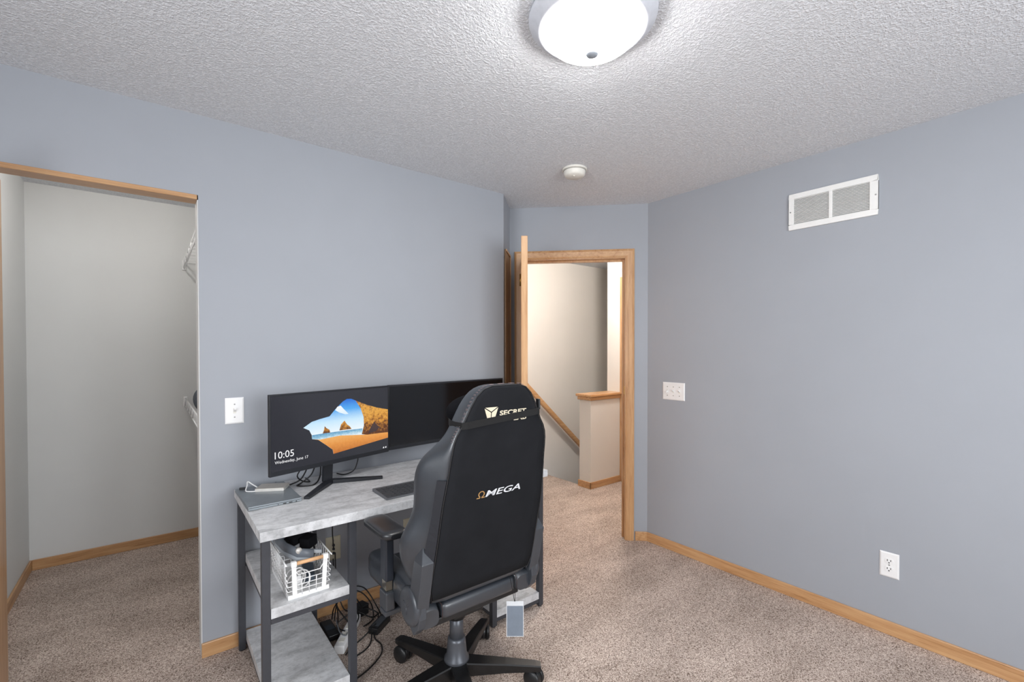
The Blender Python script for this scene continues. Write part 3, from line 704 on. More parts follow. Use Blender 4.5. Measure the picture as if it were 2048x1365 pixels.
# keyboard
kb = thing('keyboard', (0.96, 1.955, DZ), 'dark grey low-profile keyboard lying on the desk by the chair', 'keyboard')
KX0, KX1, KY0, KY1 = 0.786, 1.150, 1.874, 2.036
f = MB(); f.loft([[(KX0, KY0, DZ), (KX1, KY0, DZ), (KX1, KY1, DZ), (KX0, KY1, DZ)], [(KX0, KY0, DZ+0.006), (KX1, KY0, DZ+0.006), (KX1, KY1, DZ+0.013), (KX0, KY1, DZ+0.013)]], smooth=False); f.build('keyboard_base', M_KEYBASE, kb, bevel=0.002)
keyproto = None
rows, cols = 6, 15; kw = (KX1-KX0-0.014)/cols; kh = (KY1-KY0-0.026)/rows
for r_ in range(rows):
    y = KY0+0.007+r_*kh; c_ = 0
    while c_ < cols:
        span = 1
        if r_ == 0 and c_ == 4: span = 5
        elif r_ in (1, 2) and c_ in (0, 13): span = 2
        x = KX0+0.007+c_*kw; zt = DZ+0.006+0.007*((y-KY0)/(KY1-KY0))
        me_key = 'key_%d' % span
        k_ = bpy.data.meshes.get(me_key)
        if k_ is None:
            g = MB(); g.loft([[(0.001, 0.001, 0), (kw*span-0.001, 0.001, 0), (kw*span-0.001, kh-0.001, 0), (0.001, kh-0.001, 0)], [(0.0022, 0.002, 0.003), (kw*span-0.0022, 0.002, 0.003), (kw*span-0.0022, kh-0.0022, 0.003), (0.0022, kh-0.0022, 0.003)]], smooth=False)
            k_ = bpy.data.meshes.new(me_key); k_.from_pydata([tuple(v_) for v_ in g.v], [], g.f); k_.materials.append(M_KEY)
        ko = bpy.data.objects.new('key', k_); C.objects.link(ko); ko.parent = kb; ko.location = Vector((x, y, zt))-Vector((0.96, 1.955, DZ))
        c_ += span
# ================================================================== BASKET ON THE SHELF
SZ = 0.446
bk = thing('wire_basket', (0.47, 2.01, SZ), 'white wire basket with a wooden handle on the desk shelf', 'basket')
bx0, bx1, by0, by1 = 0.396, 0.545, 1.872, 2.165
tx0, tx1, ty0, ty1 = 0.388, 0.553, 1.864, 2.175; BT = SZ+0.136
def bpt(u, v_, h):   # u 0..1 across x, v 0..1 along y, h 0..1 up
    return Vector(((bx0+(bx1-bx0)*u)*(1-h)+(tx0+(tx1-tx0)*u)*h, (by0+(by1-by0)*v_)*(1-h)+(ty0+(ty1-ty0)*v_)*h, SZ+0.003+(BT-SZ-0.003)*h))
f = MB()
for u in (0, 1):
    for h in (0.22, 0.38, 0.54, 0.70): f.tube([bpt(u, 0, h), bpt(u, 1, h)], 0.0016, 6)
    for k in range(1, 12): f.tube([bpt(u, k/12, 0.05), bpt(u, k/12, 1)], 0.0016, 6)
for v_ in (0, 1):
    for h in (0.22, 0.36, 0.50): f.tube([bpt(0, v_, h), bpt(1, v_, h)], 0.0016, 6)
    for k in (0.33, 0.5, 0.67): f.tube([bpt(k, v_, 0.05), bpt(k, v_, 0.5 if k != 0.5 else 0.64)], 0.0016, 6)
    f.tube([bpt(0.1, v_, 0.98), bpt(0.25, v_, 0.66), bpt(0.75, v_, 0.66), bpt(0.9, v_, 0.98)], 0.002, 6)
f.build('wire_sides', M_WIRE, bk)
for u in (0, 1): MB().tube([bpt(u, 0, 1), bpt(u, 1, 1)], 0.0026, 8).build('top_rim', M_WIRE, bk)
f = MB(); f.box(bx0, bx1, by0, by1, SZ, SZ+0.003); f.box(bx0, bx0+0.003, by0, by1, SZ+0.003, SZ+0.016); f.box(bx1-0.003, bx1, by0, by1, SZ+0.003, SZ+0.016); f.box(bx0+0.003, bx1-0.003, by0, by0+0.003, SZ+0.003, SZ+0.016); f.box(bx0+0.003, bx1-0.003, by1-0.003, by1, SZ+0.003, SZ+0.016)
f.build('base_tray', M_WIRE, bk)
for v_ in (0, 1):
    for u in (0.16, 0.86):
        a, b = bpt(u, v_, 0.0), bpt(u, v_, 1.0); f = MB(); f.obox((a+b)/2, (1, 0, 0), (0, 1, 0), b-a, 0.008, 0.0022, (b-a).length/2); f.build('handle_post', M_WIRE, bk)
        f = MB(); p = bpt(u, v_, 1.0); f.obox(p, (1, 0, 0), (0, 1, 0), (0, 0, 1), 0.010, 0.009, 0.010, 0.003); f.build('handle_socket', M_WIRE, bk)
    a, b = bpt(0.22, v_, 1.0), bpt(0.80, v_, 1.0); f = MB(); f.tube([a, b], 0.0072, 14); f.build('handle', M_HANDLE, bk, label='light wooden handle')
# headset in the basket
hs = thing('headset', (0.455, 2.02, 0.545), 'dark grey headset with black padding resting in the wire basket', 'headset')
arc = []
for k in range(15):
    a = rad(200-k*11); arc.append((0.470+0.075*math.cos(a), 2.025+0.095*math.sin(a)*0.9-0.03, 0.575+0.012*math.sin(a*2)))
def ribbon(pts, hz, th):
    g = MB(); loops = []
    P = [Vector(p) for p in pts]
    for i, p in enumerate(P):
        t_ = (P[min(i+1, len(P)-1)]-P[max(i-1, 0)]).normalized(); n_ = Vector((-t_.y, t_.x, 0)).normalized(); z_ = Vector((0, 0, 1))
        loops.append([p+n_*th*0.5*math.cos(q)+z_*hz*0.5*math.sin(q) for q in [2*PI*j/12 for j in range(12)]])
    g.loft(loops); return g
ribbon([(0.405, 2.09, 0.605), (0.402, 2.03, 0.602), (0.415, 1.97, 0.590), (0.445, 1.925, 0.578), (0.490, 1.905, 0.570)], 0.042, 0.020).build('visor_shell', plain('headset_grey', (92, 98, 106), 0.4), hs)
ribbon([(0.400, 2.085, 0.592), (0.397, 2.03, 0.588), (0.410, 1.965, 0.575), (0.443, 1.918, 0.563), (0.492, 1.897, 0.556)], 0.018, 0.012).build('visor_rim', plain('headset_light_grey', (134, 140, 146), 0.4), hs)
f = MB(); f.obox((0.410, 2.025, 0.622), (0.15, 1, -0.1), (-1, 0.15, 0), (0, 0.1, 1), 0.024, 0.012, 0.010, 0.004, 3); f.build('side_button', plain('headset_button', (70, 76, 84), 0.35), hs)
f = MB(); f.obox((0.478, 1.915, 0.584), (0.9, -0.25, -0.15), (0.25, 0.9, 0), (0.15, 0, 1), 0.040, 0.006, 0.006, 0.002); f.build('side_arm', plain('headset_arm', (150, 155, 160), 0.4), hs)
f = MB(); f.lathe([(0.010, -0.007), (0.010, 0.007)], (0, 0, 0), 'y', 18); 
f2 = MB(Matrix.Translation((0.445, 1.922, 0.592))); f2.add(f.v, f.f, True); f2.build('arm_pivot', M_SILVER, hs)
f = MB(); f.obox((0.455, 2.045, 0.600), (1, 0.5, 0.1), (-0.5, 1, 0), (0, 0, 1), 0.036, 0.045, 0.018, 0.010, 3); f.build('face_padding', M_VELVET, hs)
f = MB(); f.obox((0.492, 1.985, 0.592), (0.8, 0.6, 0.1), (-0.6, 0.8, 0), (0, 0.2, 1), 0.024, 0.020, 0.018, 0.003); f.build('strap_pad', M_VELVET, hs)
ribbon([(0.430, 2.10, 0.60), (0.470, 2.12, 0.595), (0.510, 2.09, 0.585), (0.520, 2.03, 0.570), (0.510, 1.97, 0.555)], 0.024, 0.006).build('head_strap', M_STRAP, hs)
hs.scale = (1.12, 1.12, 1.12); hs.location = (0.452, 2.01, 0.562)
# coiled white cable and grey adapter in the basket
f = MB(); pts = []
for k in range(90):
    a = 2*PI*k/22; rr = 0.036+0.006*math.sin(k*0.35); pts.append((0.438+0.3*rr*math.sin(a*0.25)+rr*math.cos(a)*0.75, 1.906+0.012*math.sin(k*0.21)+k*0.0003, SZ+0.052+rr*math.sin(a)))
f.tube(pts, 0.003, 8); tag(f.build('coiled_cable', M_CABLEW, loc=(0.438, 1.91, SZ+0.006)), 'coiled white cable inside the wire basket', 'cable')
f = MB(); f.box(0.418, 0.458, 1.925, 1.965, SZ+0.004, SZ+0.058, 0.006, 3); tag(f.build('charger_block', M_WHITEPL, loc=(0.438, 1.945, SZ+0.004)), 'white charger block inside the wire basket', 'charger')
f = MB(); f.obox((0.505, 2.03, SZ+0.035), (0.2, 1, 0.15), (1, -0.2, 0), (0, -0.15, 1), 0.085, 0.022, 0.016, 0.005); tag(f.build('grey_adapter', plain('slate_plastic', (78, 88, 100), 0.5), loc=(0.505, 2.03, SZ+0.01)), 'slate grey adapter box lying in the wire basket', 'adapter')

# ================================================================== UNDER THE DESK
ps = thing('power_strip', (0.715, 2.19, 0), 'white power strip on the carpet under the desk', 'power strip')
pdx = Vector((0.062, 0.085, 0)).normalized(); pn = Vector((-pdx.y, pdx.x, 0))
pc = Vector((0.735, 2.225, 0))
f = MB(); f.obox(pc+Vector((0, 0, 0.02)), pdx, pn, (0, 0, 1), 0.13, 0.024, 0.02, 0.006, 3); f.build('strip_body', M_WHITEPL, ps)
for k in range(4):
    f = MB(); f.obox(pc+pdx*(-0.085+0.05*k)+Vector((0, 0, 0.0405)), pdx, pn, (0, 0, 1), 0.014, 0.012, 0.0012); f.build('socket', M_SMOKE, ps)
tag(MB().obox((0.838, 2.372, 0.028), (1, 0.3, 0), (-0.3, 1, 0), (0, 0, 1), 0.045, 0.028, 0.027, 0.004).build('power_adapter', M_BLACKPL, loc=(0.838, 2.372, 0.001)), 'chunky black plug adapter amid the cables under the desk', 'adapter')
br = thing('power_brick', (0.885, 2.205, 0), 'black laptop power brick with a label on the carpet', 'power brick')
bdx = Vector((0.093, 0.071, 0)).normalized(); bn = Vector((-bdx.y, bdx.x, 0)); bc = Vector((0.885, 2.205, 0))
f = MB(); f.obox(bc+Vector((0, 0, 0.016)), bdx, bn, (0, 0, 1), 0.062, 0.026, 0.016, 0.004); f.build('brick_body', M_BLACKPL, br)
f = MB(); f.obox(bc+Vector((0, 0, 0.0323)), bdx, bn, (0, 0, 1), 0.042, 0.018, 0.0004); f.build('brick_label', plain('brick_label_grey', (70, 74, 80), 0.5), br)
rbx = thing('router_box', (0.665, 2.30, 0), 'flat black router box on the carpet beside the desk shelf', 'router')
f = MB(); f.box(0.648, 0.700, 2.235, 2.385, 0.002, 0.030, 0.004); f.build('router_case', M_BLACKPL, rbx)
f = MB(); f.box(0.655, 0.693, 2.29, 2.33, 0.030, 0.031); f.build('router_label', plain('router_label_grey', (46, 56, 66), 0.5), rbx)
g_c = 'tangled black cables on the carpet under the desk'
l_c = 'thin black cable tangled on the carpet under the desk'
random.seed(3)
cabs = [
 [(0.735, 2.45, 0.30), (0.738, 2.44, 0.12), (0.74, 2.40, 0.05), (0.72, 2.33, 0.036), (0.70, 2.27, 0.036), (0.715, 2.21, 0.045)],
 [(0.745, 2.45, 0.33), (0.75, 2.44, 0.15), (0.77, 2.39, 0.05), (0.80, 2.32, 0.062), (0.80, 2.26, 0.062), (0.77, 2.22, 0.046)],
 [(0.70, 2.36, 0.036), (0.73, 2.42, 0.06), (0.79, 2.44, 0.10), (0.86, 2.42, 0.10), (0.90, 2.36, 0.05), (0.88, 2.28, 0.012), (0.82, 2.25, 0.008)],
 [(0.705, 2.34, 0.036), (0.745, 2.41, 0.09), (0.81, 2.43, 0.13), (0.88, 2.40, 0.12), (0.92, 2.33, 0.04), (0.92, 2.27, 0.02)],
 [(0.715, 2.31, 0.040), (0.80, 2.315, 0.062), (0.88, 2.295, 0.012), (0.94, 2.32, 0.008), (0.97, 2.28, 0.008), (0.935, 2.245, 0.016)],
 [(0.84, 2.17, 0.014), (0.83, 2.12, 0.006), (0.835, 2.06, 0.006), (0.81, 2.00, 0.006), (0.75, 1.95, 0.006), (0.69, 1.92, 0.006), (0.62, 1.90, 0.006)],
 [(0.83, 2.165, 0.014), (0.80, 2.105, 0.006), (0.76, 2.070, 0.006), (0.72, 2.055, 0.006), (0.69, 2.03, 0.006)],
 [(0.86, 2.19, 0.036), (0.80, 2.16, 0.02), (0.76, 2.15, 0.007), (0.72, 2.13, 0.007), (0.68, 2.09, 0.007)],
 [(0.76, 2.24, 0.05), (0.80, 2.28, 0.075), (0.86, 2.30, 0.06), (0.90, 2.27, 0.04), (0.89, 2.23, 0.036)],
 [(0.75, 2.25, 0.05), (0.72, 2.33, 0.10), (0.74, 2.40, 0.12), (0.80, 2.41, 0.12), (0.84, 2.36, 0.07), (0.83, 2.30, 0.06)],
]
cab_labels = ['thin black cable dropping down the wall onto the black router box', 'thin black cable dropping down the wall toward the white power strip',
 'black cable arching from the router box round to the power brick', 'black cable forming the tallest arch between router box and power brick',
 'black cable running low from the router box past the power brick toward the chair', 'long black cable snaking over the open carpet past the desk leg',
 'black cable curving along the carpet from the power brick toward the desk leg', 'black cable crossing the carpet from the power brick top to the bottom shelf',
 'short black cable bridging the power strip and the power brick', 'black cable looping up from the power strip in front of the baseboard']
for c_, lb in zip(cabs, cab_labels): cable('power_cable', c_, 0.0032, M_CABLE, lb, group=g_c)
cable('data_cable', [(0.735, 2.455, 0.62), (0.735, 2.46, 0.45), (0.738, 2.462, 0.40), (0.741, 2.466, 0.36), (0.744, 2.466, 0.341)], 0.003, M_CABLE, 'black cable running down the wall to the ivory wall plate')
cable('grey_cable', [(0.715, 2.34, 0.036), (0.700, 2.26, 0.040), (0.695, 2.21, 0.042), (0.705, 2.17, 0.046), (0.720, 2.19, 0.044)], 0.0028, plain('grey_cable', (120, 124, 130), 0.5), 'thin grey cable leading into the white power strip')

# ================================================================== OFFICE CHAIR
CXc, CYc = 0.97, 1.606
ch = thing('gaming_chair', (CXc, CYc, 0), 'black gaming office chair on casters, its back turned, at the desk', 'chair')
# ---- backrest (lofted sections)
ZK = [0.485, 0.52, 0.56, 0.63, 0.665, 0.71, 0.745, 0.79, 0.83, 0.88, 0.95, 1.00, 1.03, 1.06, 1.085, 1.11, 1.135, 1.16, 1.20, 1.235, 1.258, 1.272]
HPn = [0.200, 0.222, 0.233, 0.232, 0.230, 0.229, 0.228, 0.228, 0.227, 0.224, 0.217, 0.213, 0.211, 0.208, 0.204, 0.194, 0.178, 0.165, 0.146, 0.124, 0.098, 0.065]
HWn = [0.200, 0.228, 0.255, 0.288, 0.300, 0.312, 0.308, 0.285, 0.270, 0.270, 0.281, 0.276, 0.258, 0.226, 0.200, 0.185, 0.172, 0.163, 0.144, 0.120, 0.094, 0.060]
DWn = [0.09, 0.11, 0.12, 0.125, 0.13, 0.13, 0.13, 0.13, 0.13, 0.13, 0.125, 0.12, 0.115, 0.105, 0.098, 0.092, 0.09, 0.088, 0.086, 0.084, 0.078, 0.06]
DCn = [0.06, 0.07, 0.075, 0.08, 0.08, 0.08, 0.08, 0.08, 0.08, 0.08, 0.08, 0.08, 0.08, 0.08, 0.08, 0.08, 0.08, 0.08, 0.08, 0.08, 0.074, 0.058]
def interp(z, xs, ys):
    if z <= xs[0]: return ys[0]
    for i in range(len(xs)-1):
        if z <= xs[i+1]:
            t_ = (z-xs[i])/(xs[i+1]-xs[i]); return ys[i]+(ys[i+1]-ys[i])*t_
    return ys[-1]
def yback(z): return interp(z, [0.40, 0.50, 0.80, 1.06, 1.27], [1.443, 1.42, 1.345, 1.295, 1.275])
loops = []
for z, hp_, hw_, dw_, dc_ in zip(ZK, HPn, HWn, DWn, DCn):
    yb = yback(z)
    half = [(hp_*0.5, 0.0), (hp_-0.012, 0.0), (hp_-0.001, 0.006), (hp_+(hw_-hp_)*0.45+0.002, dw_*0.42), (hw_-0.001, dw_*0.78), (hw_-0.006, dw_*0.97), (hw_-0.028, dw_*1.04), (hw_*0.62, dc_+0.012), (hw_*0.30, dc_)]
    loop = [(CXc, yb, z)] + [(CXc+x, yb+d, z) for x, d in half] + [(CXc, yb+dc_, z)] + [(CXc-x, yb+d, z) for x, d in reversed(half)]
    loops.append(loop)
f = MB(); f.loft(loops); br_ = f.build('backrest', M_LEATHER, ch, sub=1)
# suede rear panel
f = MB(); inner = []; outer = []
for z, hp_ in zip(ZK, HPn):
    if z < 0.5: continue
    yb = yback(z); k_ = max(0.02, hp_-0.010)
    zz = min(z, 1.266)
    outer.append([(CXc+x, yb-0.0035-0.0025*(1-(x/k_)**4), zz) for x in [k_*(-1+2*j/12) for j in range(13)]])
g = []
for l in outer: g.append(l)
n_ = 13; vs = [p for l in g for p in l] + [(p[0], p[1]+0.009, p[2]) for l in g for p in l]; fs = []; o_ = len(g)*n_
for i in range(len(g)-1):
    for j in range(n_-1):
        a = i*n_+j; fs.append((a, a+1, a+n_+1, a+n_)); fs.append((o_+a, o_+a+n_, o_+a+n_+1, o_+a+1))
edge = [j for j in range(n_)] + [i*n_+n_-1 for i in range(1, len(g))] + [(len(g)-1)*n_+j for j in range(n_-2, -1, -1)] + [i*n_ for i in range(len(g)-2, 0, -1)]
for k_ in range(len(edge)): a, b = edge[k_], edge[(k_+1) % len(edge)]; fs.append((a, b, o_+b, o_+a))
f.add(vs, fs, True); f.build('rear_panel', M_SUEDE, ch)
# seam stitching round the panel and along the head section
ring = [(CXc-(hp_-0.006), yback(z)-0.0025, min(z, 1.268)) for z, hp_ in zip(ZK, HPn) if z >= 0.5] + [(CXc+(hp_-0.006), yback(z)-0.0025, min(z, 1.268)) for z, hp_ in reversed(list(zip(ZK, HPn))) if z >= 0.5]
f = MB(); f.tube(ring, 0.0022, 6, closed=True); f.build('panel_piping', plain('dark_piping', (26, 26, 28), 0.6), ch)
for off in (0.013, 0.020):
    f = MB(); P = []
    for z, hp_, hw_ in zip(ZK, HPn, HWn):
        if z >= 1.08: P.append(Vector((CXc-(hp_-0.003), yback(z)+off-0.006, min(z, 1.270)+0.0005)))
    for z, hp_ in reversed(list(zip(ZK, HPn))):
        if z >= 1.08: P.append(Vector((CXc+(hp_-0.003), yback(z)+off-0.006, min(z, 1.270)+0.0005)))
    # dashes
    pp = spline(P, 6)
    for i in range(0, len(pp)-1, 2): f.tube([pp[i]+Vector((0, 0, 0.0012)), pp[i+1]+Vector((0, 0, 0.0012))], 0.0009, 4)
    f.build('stitching', M_STITCH, ch)
# zip flaps on both flanks of the panel
for s_ in (-1, 1):
    f = MB(); la = []
    for z in [0.51+0.03*k for k in range(16)]:
        hp_ = interp(z, ZK, HPn); hw_ = interp(z, ZK, HWn); dw_ = interp(z, ZK, DWn); yb = yback(z)
        p0 = Vector((CXc+s_*(hp_-0.004), yb+0.000, z)); p1 = Vector((CXc+s_*(hp_+(hw_-hp_)*0.22+0.004), yb+dw_*0.20, z))
        nn = Vector((s_*0.8, -0.6, 0)).normalized()*0.003
        la.append([p0+nn, p1+nn, p1-nn*0.5, p0-nn*0.5])
    f.loft(la, smooth=False); f.build('zip_flap', plain('dark_textile', (30, 31, 37), 0.8), ch)
# headrest pillow and its strap
def ellipsoid(mb, c, rx, ry, rz, e=0.8, n=14, seg=28):
    lp = []
    for i in range(1, n):
        t_ = PI*i/n; k_ = math.sin(t_)**e
        lp.append([(c[0]+rx*k_*math.copysign(abs(math.cos(a))**e, math.cos(a)), c[1]+ry*k_*math.copysign(abs(math.sin(a))**e, math.sin(a)), c[2]-rz*math.cos(t_)) for a in [2*PI*q/seg for q in range(seg)]])
    return mb.loft(lp)
f = MB(); ellipsoid(f, (CXc, 1.418, 1.168), 0.150, 0.052, 0.062); f.build('head_pillow', M_VELVET, ch)
def strap_pt(x, z): return Vector((x, 0, z))
sp = []
def sz(x): return 1.1525+(x-CXc)*0.075
for x, dy in ((-0.158, 0.105), (-0.172, 0.070), (-0.176, 0.030), (-0.172, -0.004), (-0.155, -0.0085), (-0.08, -0.0095), (0.0, -0.0095), (0.08, -0.0095), (0.148, -0.0085), (0.163, -0.004), (0.166, 0.030), (0.160, 0.070), (0.148, 0.105)):
    z = sz(CXc+x); sp.append(Vector((CXc+x, yback(z)+dy, z)))
f = MB(); loops = []
for i, p in enumerate(sp):
    t_ = (sp[min(i+1, len(sp)-1)]-sp[max(i-1, 0)]).normalized(); n_ = Vector((t_.y, -t_.x, 0)).normalized()*0.0012; hz_ = Vector((0, -0.01, 1)).normalized()*0.0118
    loops.append([p+n_+hz_, p-n_+hz_, p-n_-hz_, p+n_-hz_])
f.loft(loops, smooth=False); f.build('head_strap', M_STRAP, ch)
f = MB(); f.obox((CXc+0.170, yback(1.184)+0.012, 1.188), (0.25, 1, 0), (1, -0.25, 0), (0, 0, 1), 0.012, 0.004, 0.019, 0.002); f.build('strap_buckle', M_BLACKPL, ch)
# printed lettering on the rear panel
def onp(x, z, d=0.0): return (CXc+x, yback(z)-0.0068-d, z)
def poly_on(mb, pts): mb.prism(pts, lambda u, v, d: onp(u, v, d), 0.0, 0.0006)
f = MB()
e0 = (-0.0875, 1.195); e1 = (-0.0305, 1.1935); em = (-0.0585, 1.1765); eb = (-0.0565, 1.148); 
poly_on(f, [(-0.085, 1.1950), (-0.033, 1.1945), (-0.0585, 1.1795)])
poly_on(f, [(-0.0875, 1.1925), (-0.0600, 1.1765), (-0.0600, 1.1490), (-0.0740, 1.1560)])
poly_on(f, [(-0.0305, 1.1920), (-0.0565, 1.1765), (-0.0565, 1.1490), (-0.0420, 1.1560)])
f.build('emblem', M_GOLDTXT, ch)
f = MB(); f.text('SECRET', 0.02, lambda x, y, d: onp(-0.0225+x, 1.1625+y, 0.0004), width=0.119, height=0.0175, bold=0.0006); f.build('brand_lettering', M_GOLDTXT, ch)
f = MB(); f.text('LAB', 0.02, lambda x, y, d: onp(0.0415+x, 1.1400+y, 0.0004), width=0.058, height=0.0165, bold=0.0006); f.build('brand_lettering', M_GOLDTXT, ch)
f = MB(); f.text('MEGA', 0.03, lambda x, y, d: onp(-0.052+x, 0.8725+y, 0.0004), width=0.158, height=0.0235, shear=0.22, bold=0.0004); f.build('model_lettering', M_SILVTXT, ch)
f = MB(); om = []; oi = []
ocx, ocz = -0.0725, 0.8870
for k in range(25):
    a = rad(-58+k*(296/24)); om.append((ocx+0.0135*math.cos(a)*1.0+0.003, ocz+0.0115*math.sin(a))); oi.append((ocx+0.0095*math.cos(a)+0.003, ocz+0.0085*math.sin(a)))
for k in range(24): poly_on(f, [om[k], om[k+1], oi[k+1], oi[k]])
poly_on(f, [(ocx-0.0165, 0.8725), (ocx-0.002, 0.8725), (ocx-0.001, 0.8785), (ocx-0.0045, 0.8790), (ocx-0.0045, 0.8760), (ocx-0.0155, 0.8760)])
poly_on(f, [(ocx+0.004, 0.8725), (ocx+0.0175, 0.8725), (ocx+0.0185, 0.8760), (ocx+0.0085, 0.8760), (ocx+0.0085, 0.8790), (ocx+0.005, 0.8785)])
f.build('omega_symbol', M_BRONZE, ch)
# ---- seat
f = MB(); f.box(CXc-0.165, CXc+0.165, 1.425, 1.93, 0.425, 0.487, 0.020, 4); f.build('seat_cushion', M_LEATHER, ch)
for s_ in (-1, 1):
    f = MB(); lp = []
    for k in range(13):
        t_ = k/12; y = 1.43+0.50*t_
        if t_ < 0.06: ww, zt = 0.034, 0.478
        else: ww, zt = 0.044, 0.490+0.055*math.sin(min(1, t_*1.15)*PI*0.62)
        if k == 12: zt = 0.52; ww = 0.032
        zb_ = 0.418; cxs = CXc+s_*(0.168+0.044)
        lp.append([(cxs+ww*math.copysign(abs(math.cos(a))**0.6, math.cos(a)), y, (zt+zb_)/2+(zt-zb_)/2*math.copysign(abs(math.sin(a))**0.6, math.sin(a))) for a in [2*PI*q/20 for q in range(20)]])
    f.loft(lp); f.build('seat_bolster', M_LEATHER, ch)
    f = MB(); pp = [(CXc+s_*0.1685, 1.424, 0.436), (CXc+s_*0.1685, 1.421, 0.468), (CXc+s_*0.1685, 1.430, 0.488), (CXc+s_*0.1685, 1.60, 0.490), (CXc+s_*0.1685, 1.90, 0.490)]; f.tube(pp, 0.0012, 5); f.build('seat_piping', plain('brown_piping', (58, 38, 36), 0.8), ch)
f = MB(); f.box(CXc-0.20, CXc+0.20, 1.45, 1.88, 0.400, 0.428, 0.006); f.build('seat_pan', M_BLACKPL, ch)
# ---- mechanism, column, base
f = MB(); f.box(CXc-0.07, CXc+0.07, 1.51, 1.75, 0.350, 0.400, 0.008); f.build('tilt_mechanism', M_BLACKPL, ch)
f = MB(); f.tube([(CXc+0.06, 1.64, 0.38), (CXc+0.16, 1.645, 0.382), (CXc+0.26, 1.65, 0.375)], 0.006, 8); f.build('height_lever', M_BLACKPL, ch)
f = MB(); f.lathe([(0.032, 0.355), (0.036, 0.335), (0.034, 0.300), (0.018, 0.292)], (CXc, CYc, 0), 'z', 28); f.build('gas_lift_boot', M_BLACKPL, ch)
f = MB(); f.lathe([(0.020, 0.300), (0.0275, 0.296), (0.0285, 0.215)], (CXc, CYc, 0), 'z', 32); f.build('column_sleeve', M_GUN, ch)
f = MB(); f.lathe([(0.026, 0.222), (0.0350, 0.219), (0.0365, 0.205), (0.0420, 0.147), (0.050, 0.138), (0.051, 0.128), (0.046, 0.122)], (CXc, CYc, 0), 'z', 36); f.build('column_cover', M_GUN, ch)
f = MB(); f.lathe([(0.020, 0.045), (0.044, 0.050), (0.048, 0.118), (0.040, 0.122)], (CXc, CYc, 0), 'z', 28); f.build('base_hub', M_LEG, ch)
for k in range(5):
    a = rad(-36+72*k); d = Vector((math.cos(a), math.sin(a), 0)); n_ = Vector((-d.y, d.x, 0)); c0 = Vector((CXc, CYc, 0))
    f = MB(); lp = []
    for r_, wdt, zt, th in ((0.030, 0.034, 0.128, 0.055), (0.20, 0.026, 0.114, 0.036), (0.325, 0.0215, 0.101, 0.026), (0.345, 0.019, 0.097, 0.022)):
        p = c0+d*r_; b_ = 0.004
        lp.append([p-n_*(wdt-b_)+Vector((0, 0, zt)), p-n_*wdt+Vector((0, 0, zt-b_)), p-n_*(wdt-0.002)+Vector((0, 0, zt-th)), p+n_*(wdt-0.002)+Vector((0, 0, zt-th)), p+n_*wdt+Vector((0, 0, zt-b_)), p+n_*(wdt-b_)+Vector((0, 0, zt))])
    f.loft(lp, smooth=False); f.build('base_leg', M_LEG, ch)
    # twin-wheel caster
    sw = {0: rad(20), 1: rad(-30), 2: rad(200), 3: rad(160), 4: rad(260)}[k]
    pc_ = c0+d*0.328; ax = Vector((math.cos(sw), math.sin(sw), 0)); fwv = Vector((-ax.y, ax.x, 0)); wc = pc_+fwv*0.014+Vector((0, 0, 0.0370))
    T = Matrix((ax, fwv, Vector((0, 0, 1)))).transposed().to_4x4(); T.translation = wc
    f = MB(T); f.lathe([(0.0310, -0.0095), (0.0325, -0.006), (0.0325, 0.006), (0.0310, 0.0095)], (0, 0, 0), 'x', 24)
    f.M = None; f.tube([pc_+Vector((0, 0, 0.034)), pc_+Vector((0, 0, 0.080))], 0.0075, 12); cs = f.build('caster', M_BLACKPL, ch)
    for s_ in (-1, 1):
        f = MB(T); f.lathe([(0.014, s_*0.0105), (0.033, s_*0.0105), (0.0370, s_*0.0135), (0.0370, s_*0.0225), (0.032, s_*0.0280), (0.004, s_*0.030)], (0, 0, 0), 'x', 28); f.build('wheel', M_BLACKPL, cs)
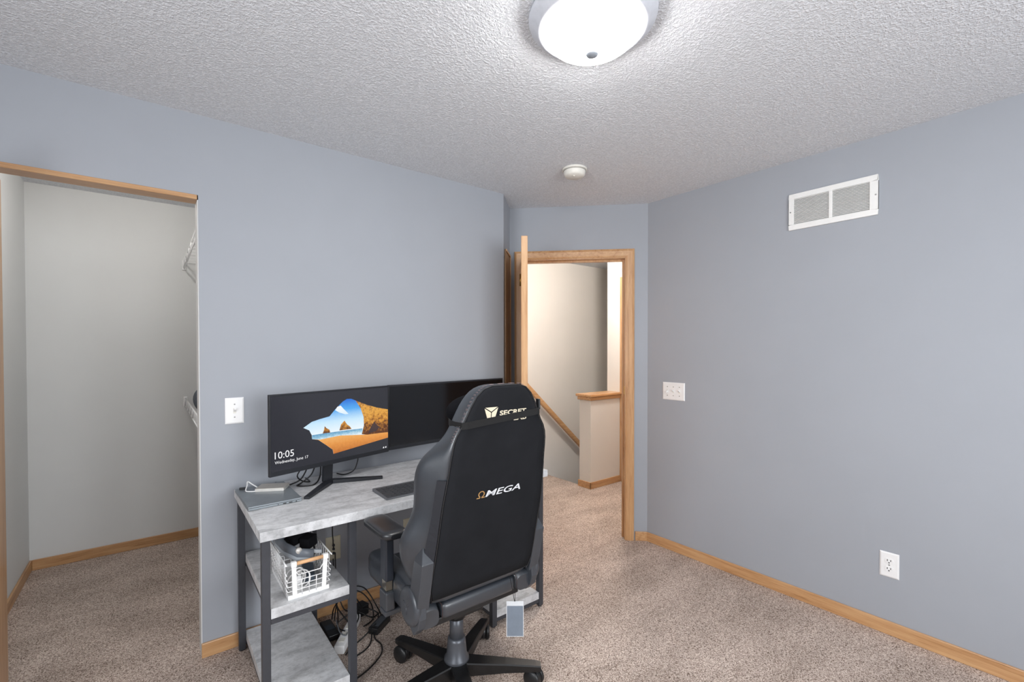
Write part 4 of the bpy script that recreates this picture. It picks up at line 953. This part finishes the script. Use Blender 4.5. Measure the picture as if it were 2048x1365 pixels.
# ---- recliner covers and side brackets
for s_ in (-1, 1):
    xo = CXc+s_*0.272
    f = MB(); f.lathe([(0.045, xo-s_*0.020), (0.064, xo-s_*0.018), (0.068, xo-s_*0.004), (0.064, xo+s_*0.005), (0.050, xo+s_*0.009), (0.004, xo+s_*0.010)], (0, 1.475, 0.496), 'x', 40)
    f.build('recliner_cover', M_PLASTIC, ch)
    f = MB(); pts = [(1.543, 0.490), (1.536, 0.455), (1.455, 0.398), (1.420, 0.432), (1.408, 0.470), (1.412, 0.520), (1.44, 0.545), (1.53, 0.53)]
    f.prism(pts, lambda u, v, d: (xo+s_*d, u, v), -0.036, -0.006); f.build('recliner_skirt', M_PLASTIC, ch, bevel=0.004)
    f = MB()
    for p in (((1.475, 0.496), (1.475, 0.470)), ((1.475, 0.496), (1.455, 0.512)), ((1.475, 0.496), (1.497, 0.512))):
        (ya, za), (yb_, zb_) = p; f.tube([(xo+s_*0.0102, ya, za), (xo+s_*0.0102, yb_, zb_)], 0.0014, 6)
    f.build('cover_mark', M_GUN, ch)
    bi = CXc+s_*0.248
    def sec(y, z, hy, x0_, x1_): return [(x0_, y-hy, z), (x1_, y-hy, z), (x1_, y+hy, z), (x0_, y+hy, z)]
    f = MB(); f.loft([sec(1.450, 0.495, 0.036, bi-s_*0.022, bi+s_*0.024), sec(1.432, 0.560, 0.034, bi-s_*0.022, bi+s_*0.024), sec(1.404, 0.672, 0.030, bi-s_*0.022, bi+s_*0.024), sec(1.418, 0.722, 0.016, bi-s_*0.021, bi+s_*0.006)], smooth=False)
    f.build('side_bracket', M_PLASTIC, ch, bevel=0.003)
    # armrest
    xa = CXc+s_*0.270
    f = MB(); lp = []
    for k in range(15):
        t_ = k/14; y = 1.575+0.232*t_
        e_ = max(0.0, abs(t_-0.5)*2); ww = 0.050*(1-0.55*max(0, (e_-0.72)/0.28)**2.2); hh = 0.0155*(1-0.5*max(0, (e_-0.82)/0.18)**2)
        lp.append([(xa+ww*math.copysign(abs(math.cos(q))**0.55, math.cos(q)), y, 0.7085+hh*math.copysign(abs(math.sin(q))**0.6, math.sin(q))) for q in [2*PI*j/24 for j in range(24)]])
    f.loft(lp); arm = f.build('armrest', M_ARM, ch)
    f = MB(); f.box(xa-0.030, xa+0.030, 1.60, 1.77, 0.686, 0.694, 0.003); f.build('armrest_plate', M_BLACKPL, arm)
    f = MB(); f.box(xa-0.017, xa+0.017, 1.640, 1.695, 0.515, 0.687, 0.006); f.build('arm_sleeve', plain('arm_post_dark', (40, 44, 52), 0.4), arm)
    f = MB(); f.box(xa-0.012, xa+0.012, 1.648, 1.687, 0.455, 0.516); f.build('arm_post', M_CHROME, arm)
    f = MB(); f.box(xa-0.019, xa+0.019, 1.636, 1.700, 0.405, 0.476, 0.006); f.build('arm_socket', M_PLASTIC, arm)
    f = MB(); f.box(min(xa+s_*0.019, xa-s_*0.13), max(xa+s_*0.019, xa-s_*0.13), 1.640, 1.696, 0.384, 0.4045, 0.004)
    f.build('arm_bracket', M_PLASTIC, arm)
# ---- card hanging from the seat
tg = thing('swing_tag', (1.110, 1.400, 0.27), 'clear plastic sleeve with a slate card hanging under the chair seat', 'tag')
Tt = frame((1.110, 1.398, 0.338), (0.787, -0.617, 0), (0.617, 0.787, 0))
f = MB(Tt); f.box(-0.034, 0.034, -0.0009, 0.0009, -0.072, 0.068, 0.0006)
cm, nt, b = new_mat('clear_sleeve'); b.inputs['Base Color'].default_value = srgb(226, 229, 233); b.inputs['Roughness'].default_value = 0.3; b.inputs['Alpha'].default_value = 0.62
nz = noise(nt, objvec(nt), 20, 2); rr_ = ramp(nt, nz.outputs[0], [(0.3, srgb(218, 222, 226)), (0.7, srgb(232, 235, 238))]); nt.links.new(rr_.outputs[0], b.inputs['Base Color'])
f.build('plastic_sleeve', cm, tg)
f = MB(Tt); f.box(-0.0312, 0.0312, -0.0016, -0.0010, -0.0688, 0.050); f.build('card', M_CARDBLUE, tg)
f = MB(); f.tube(spline([(1.096, 1.412, 0.497), (1.100, 1.404, 0.46), (1.109, 1.398, 0.405), (1.114, 1.404, 0.46), (1.118, 1.412, 0.497)], 6), 0.0011, 6); f.build('string', M_STRAP, tg)
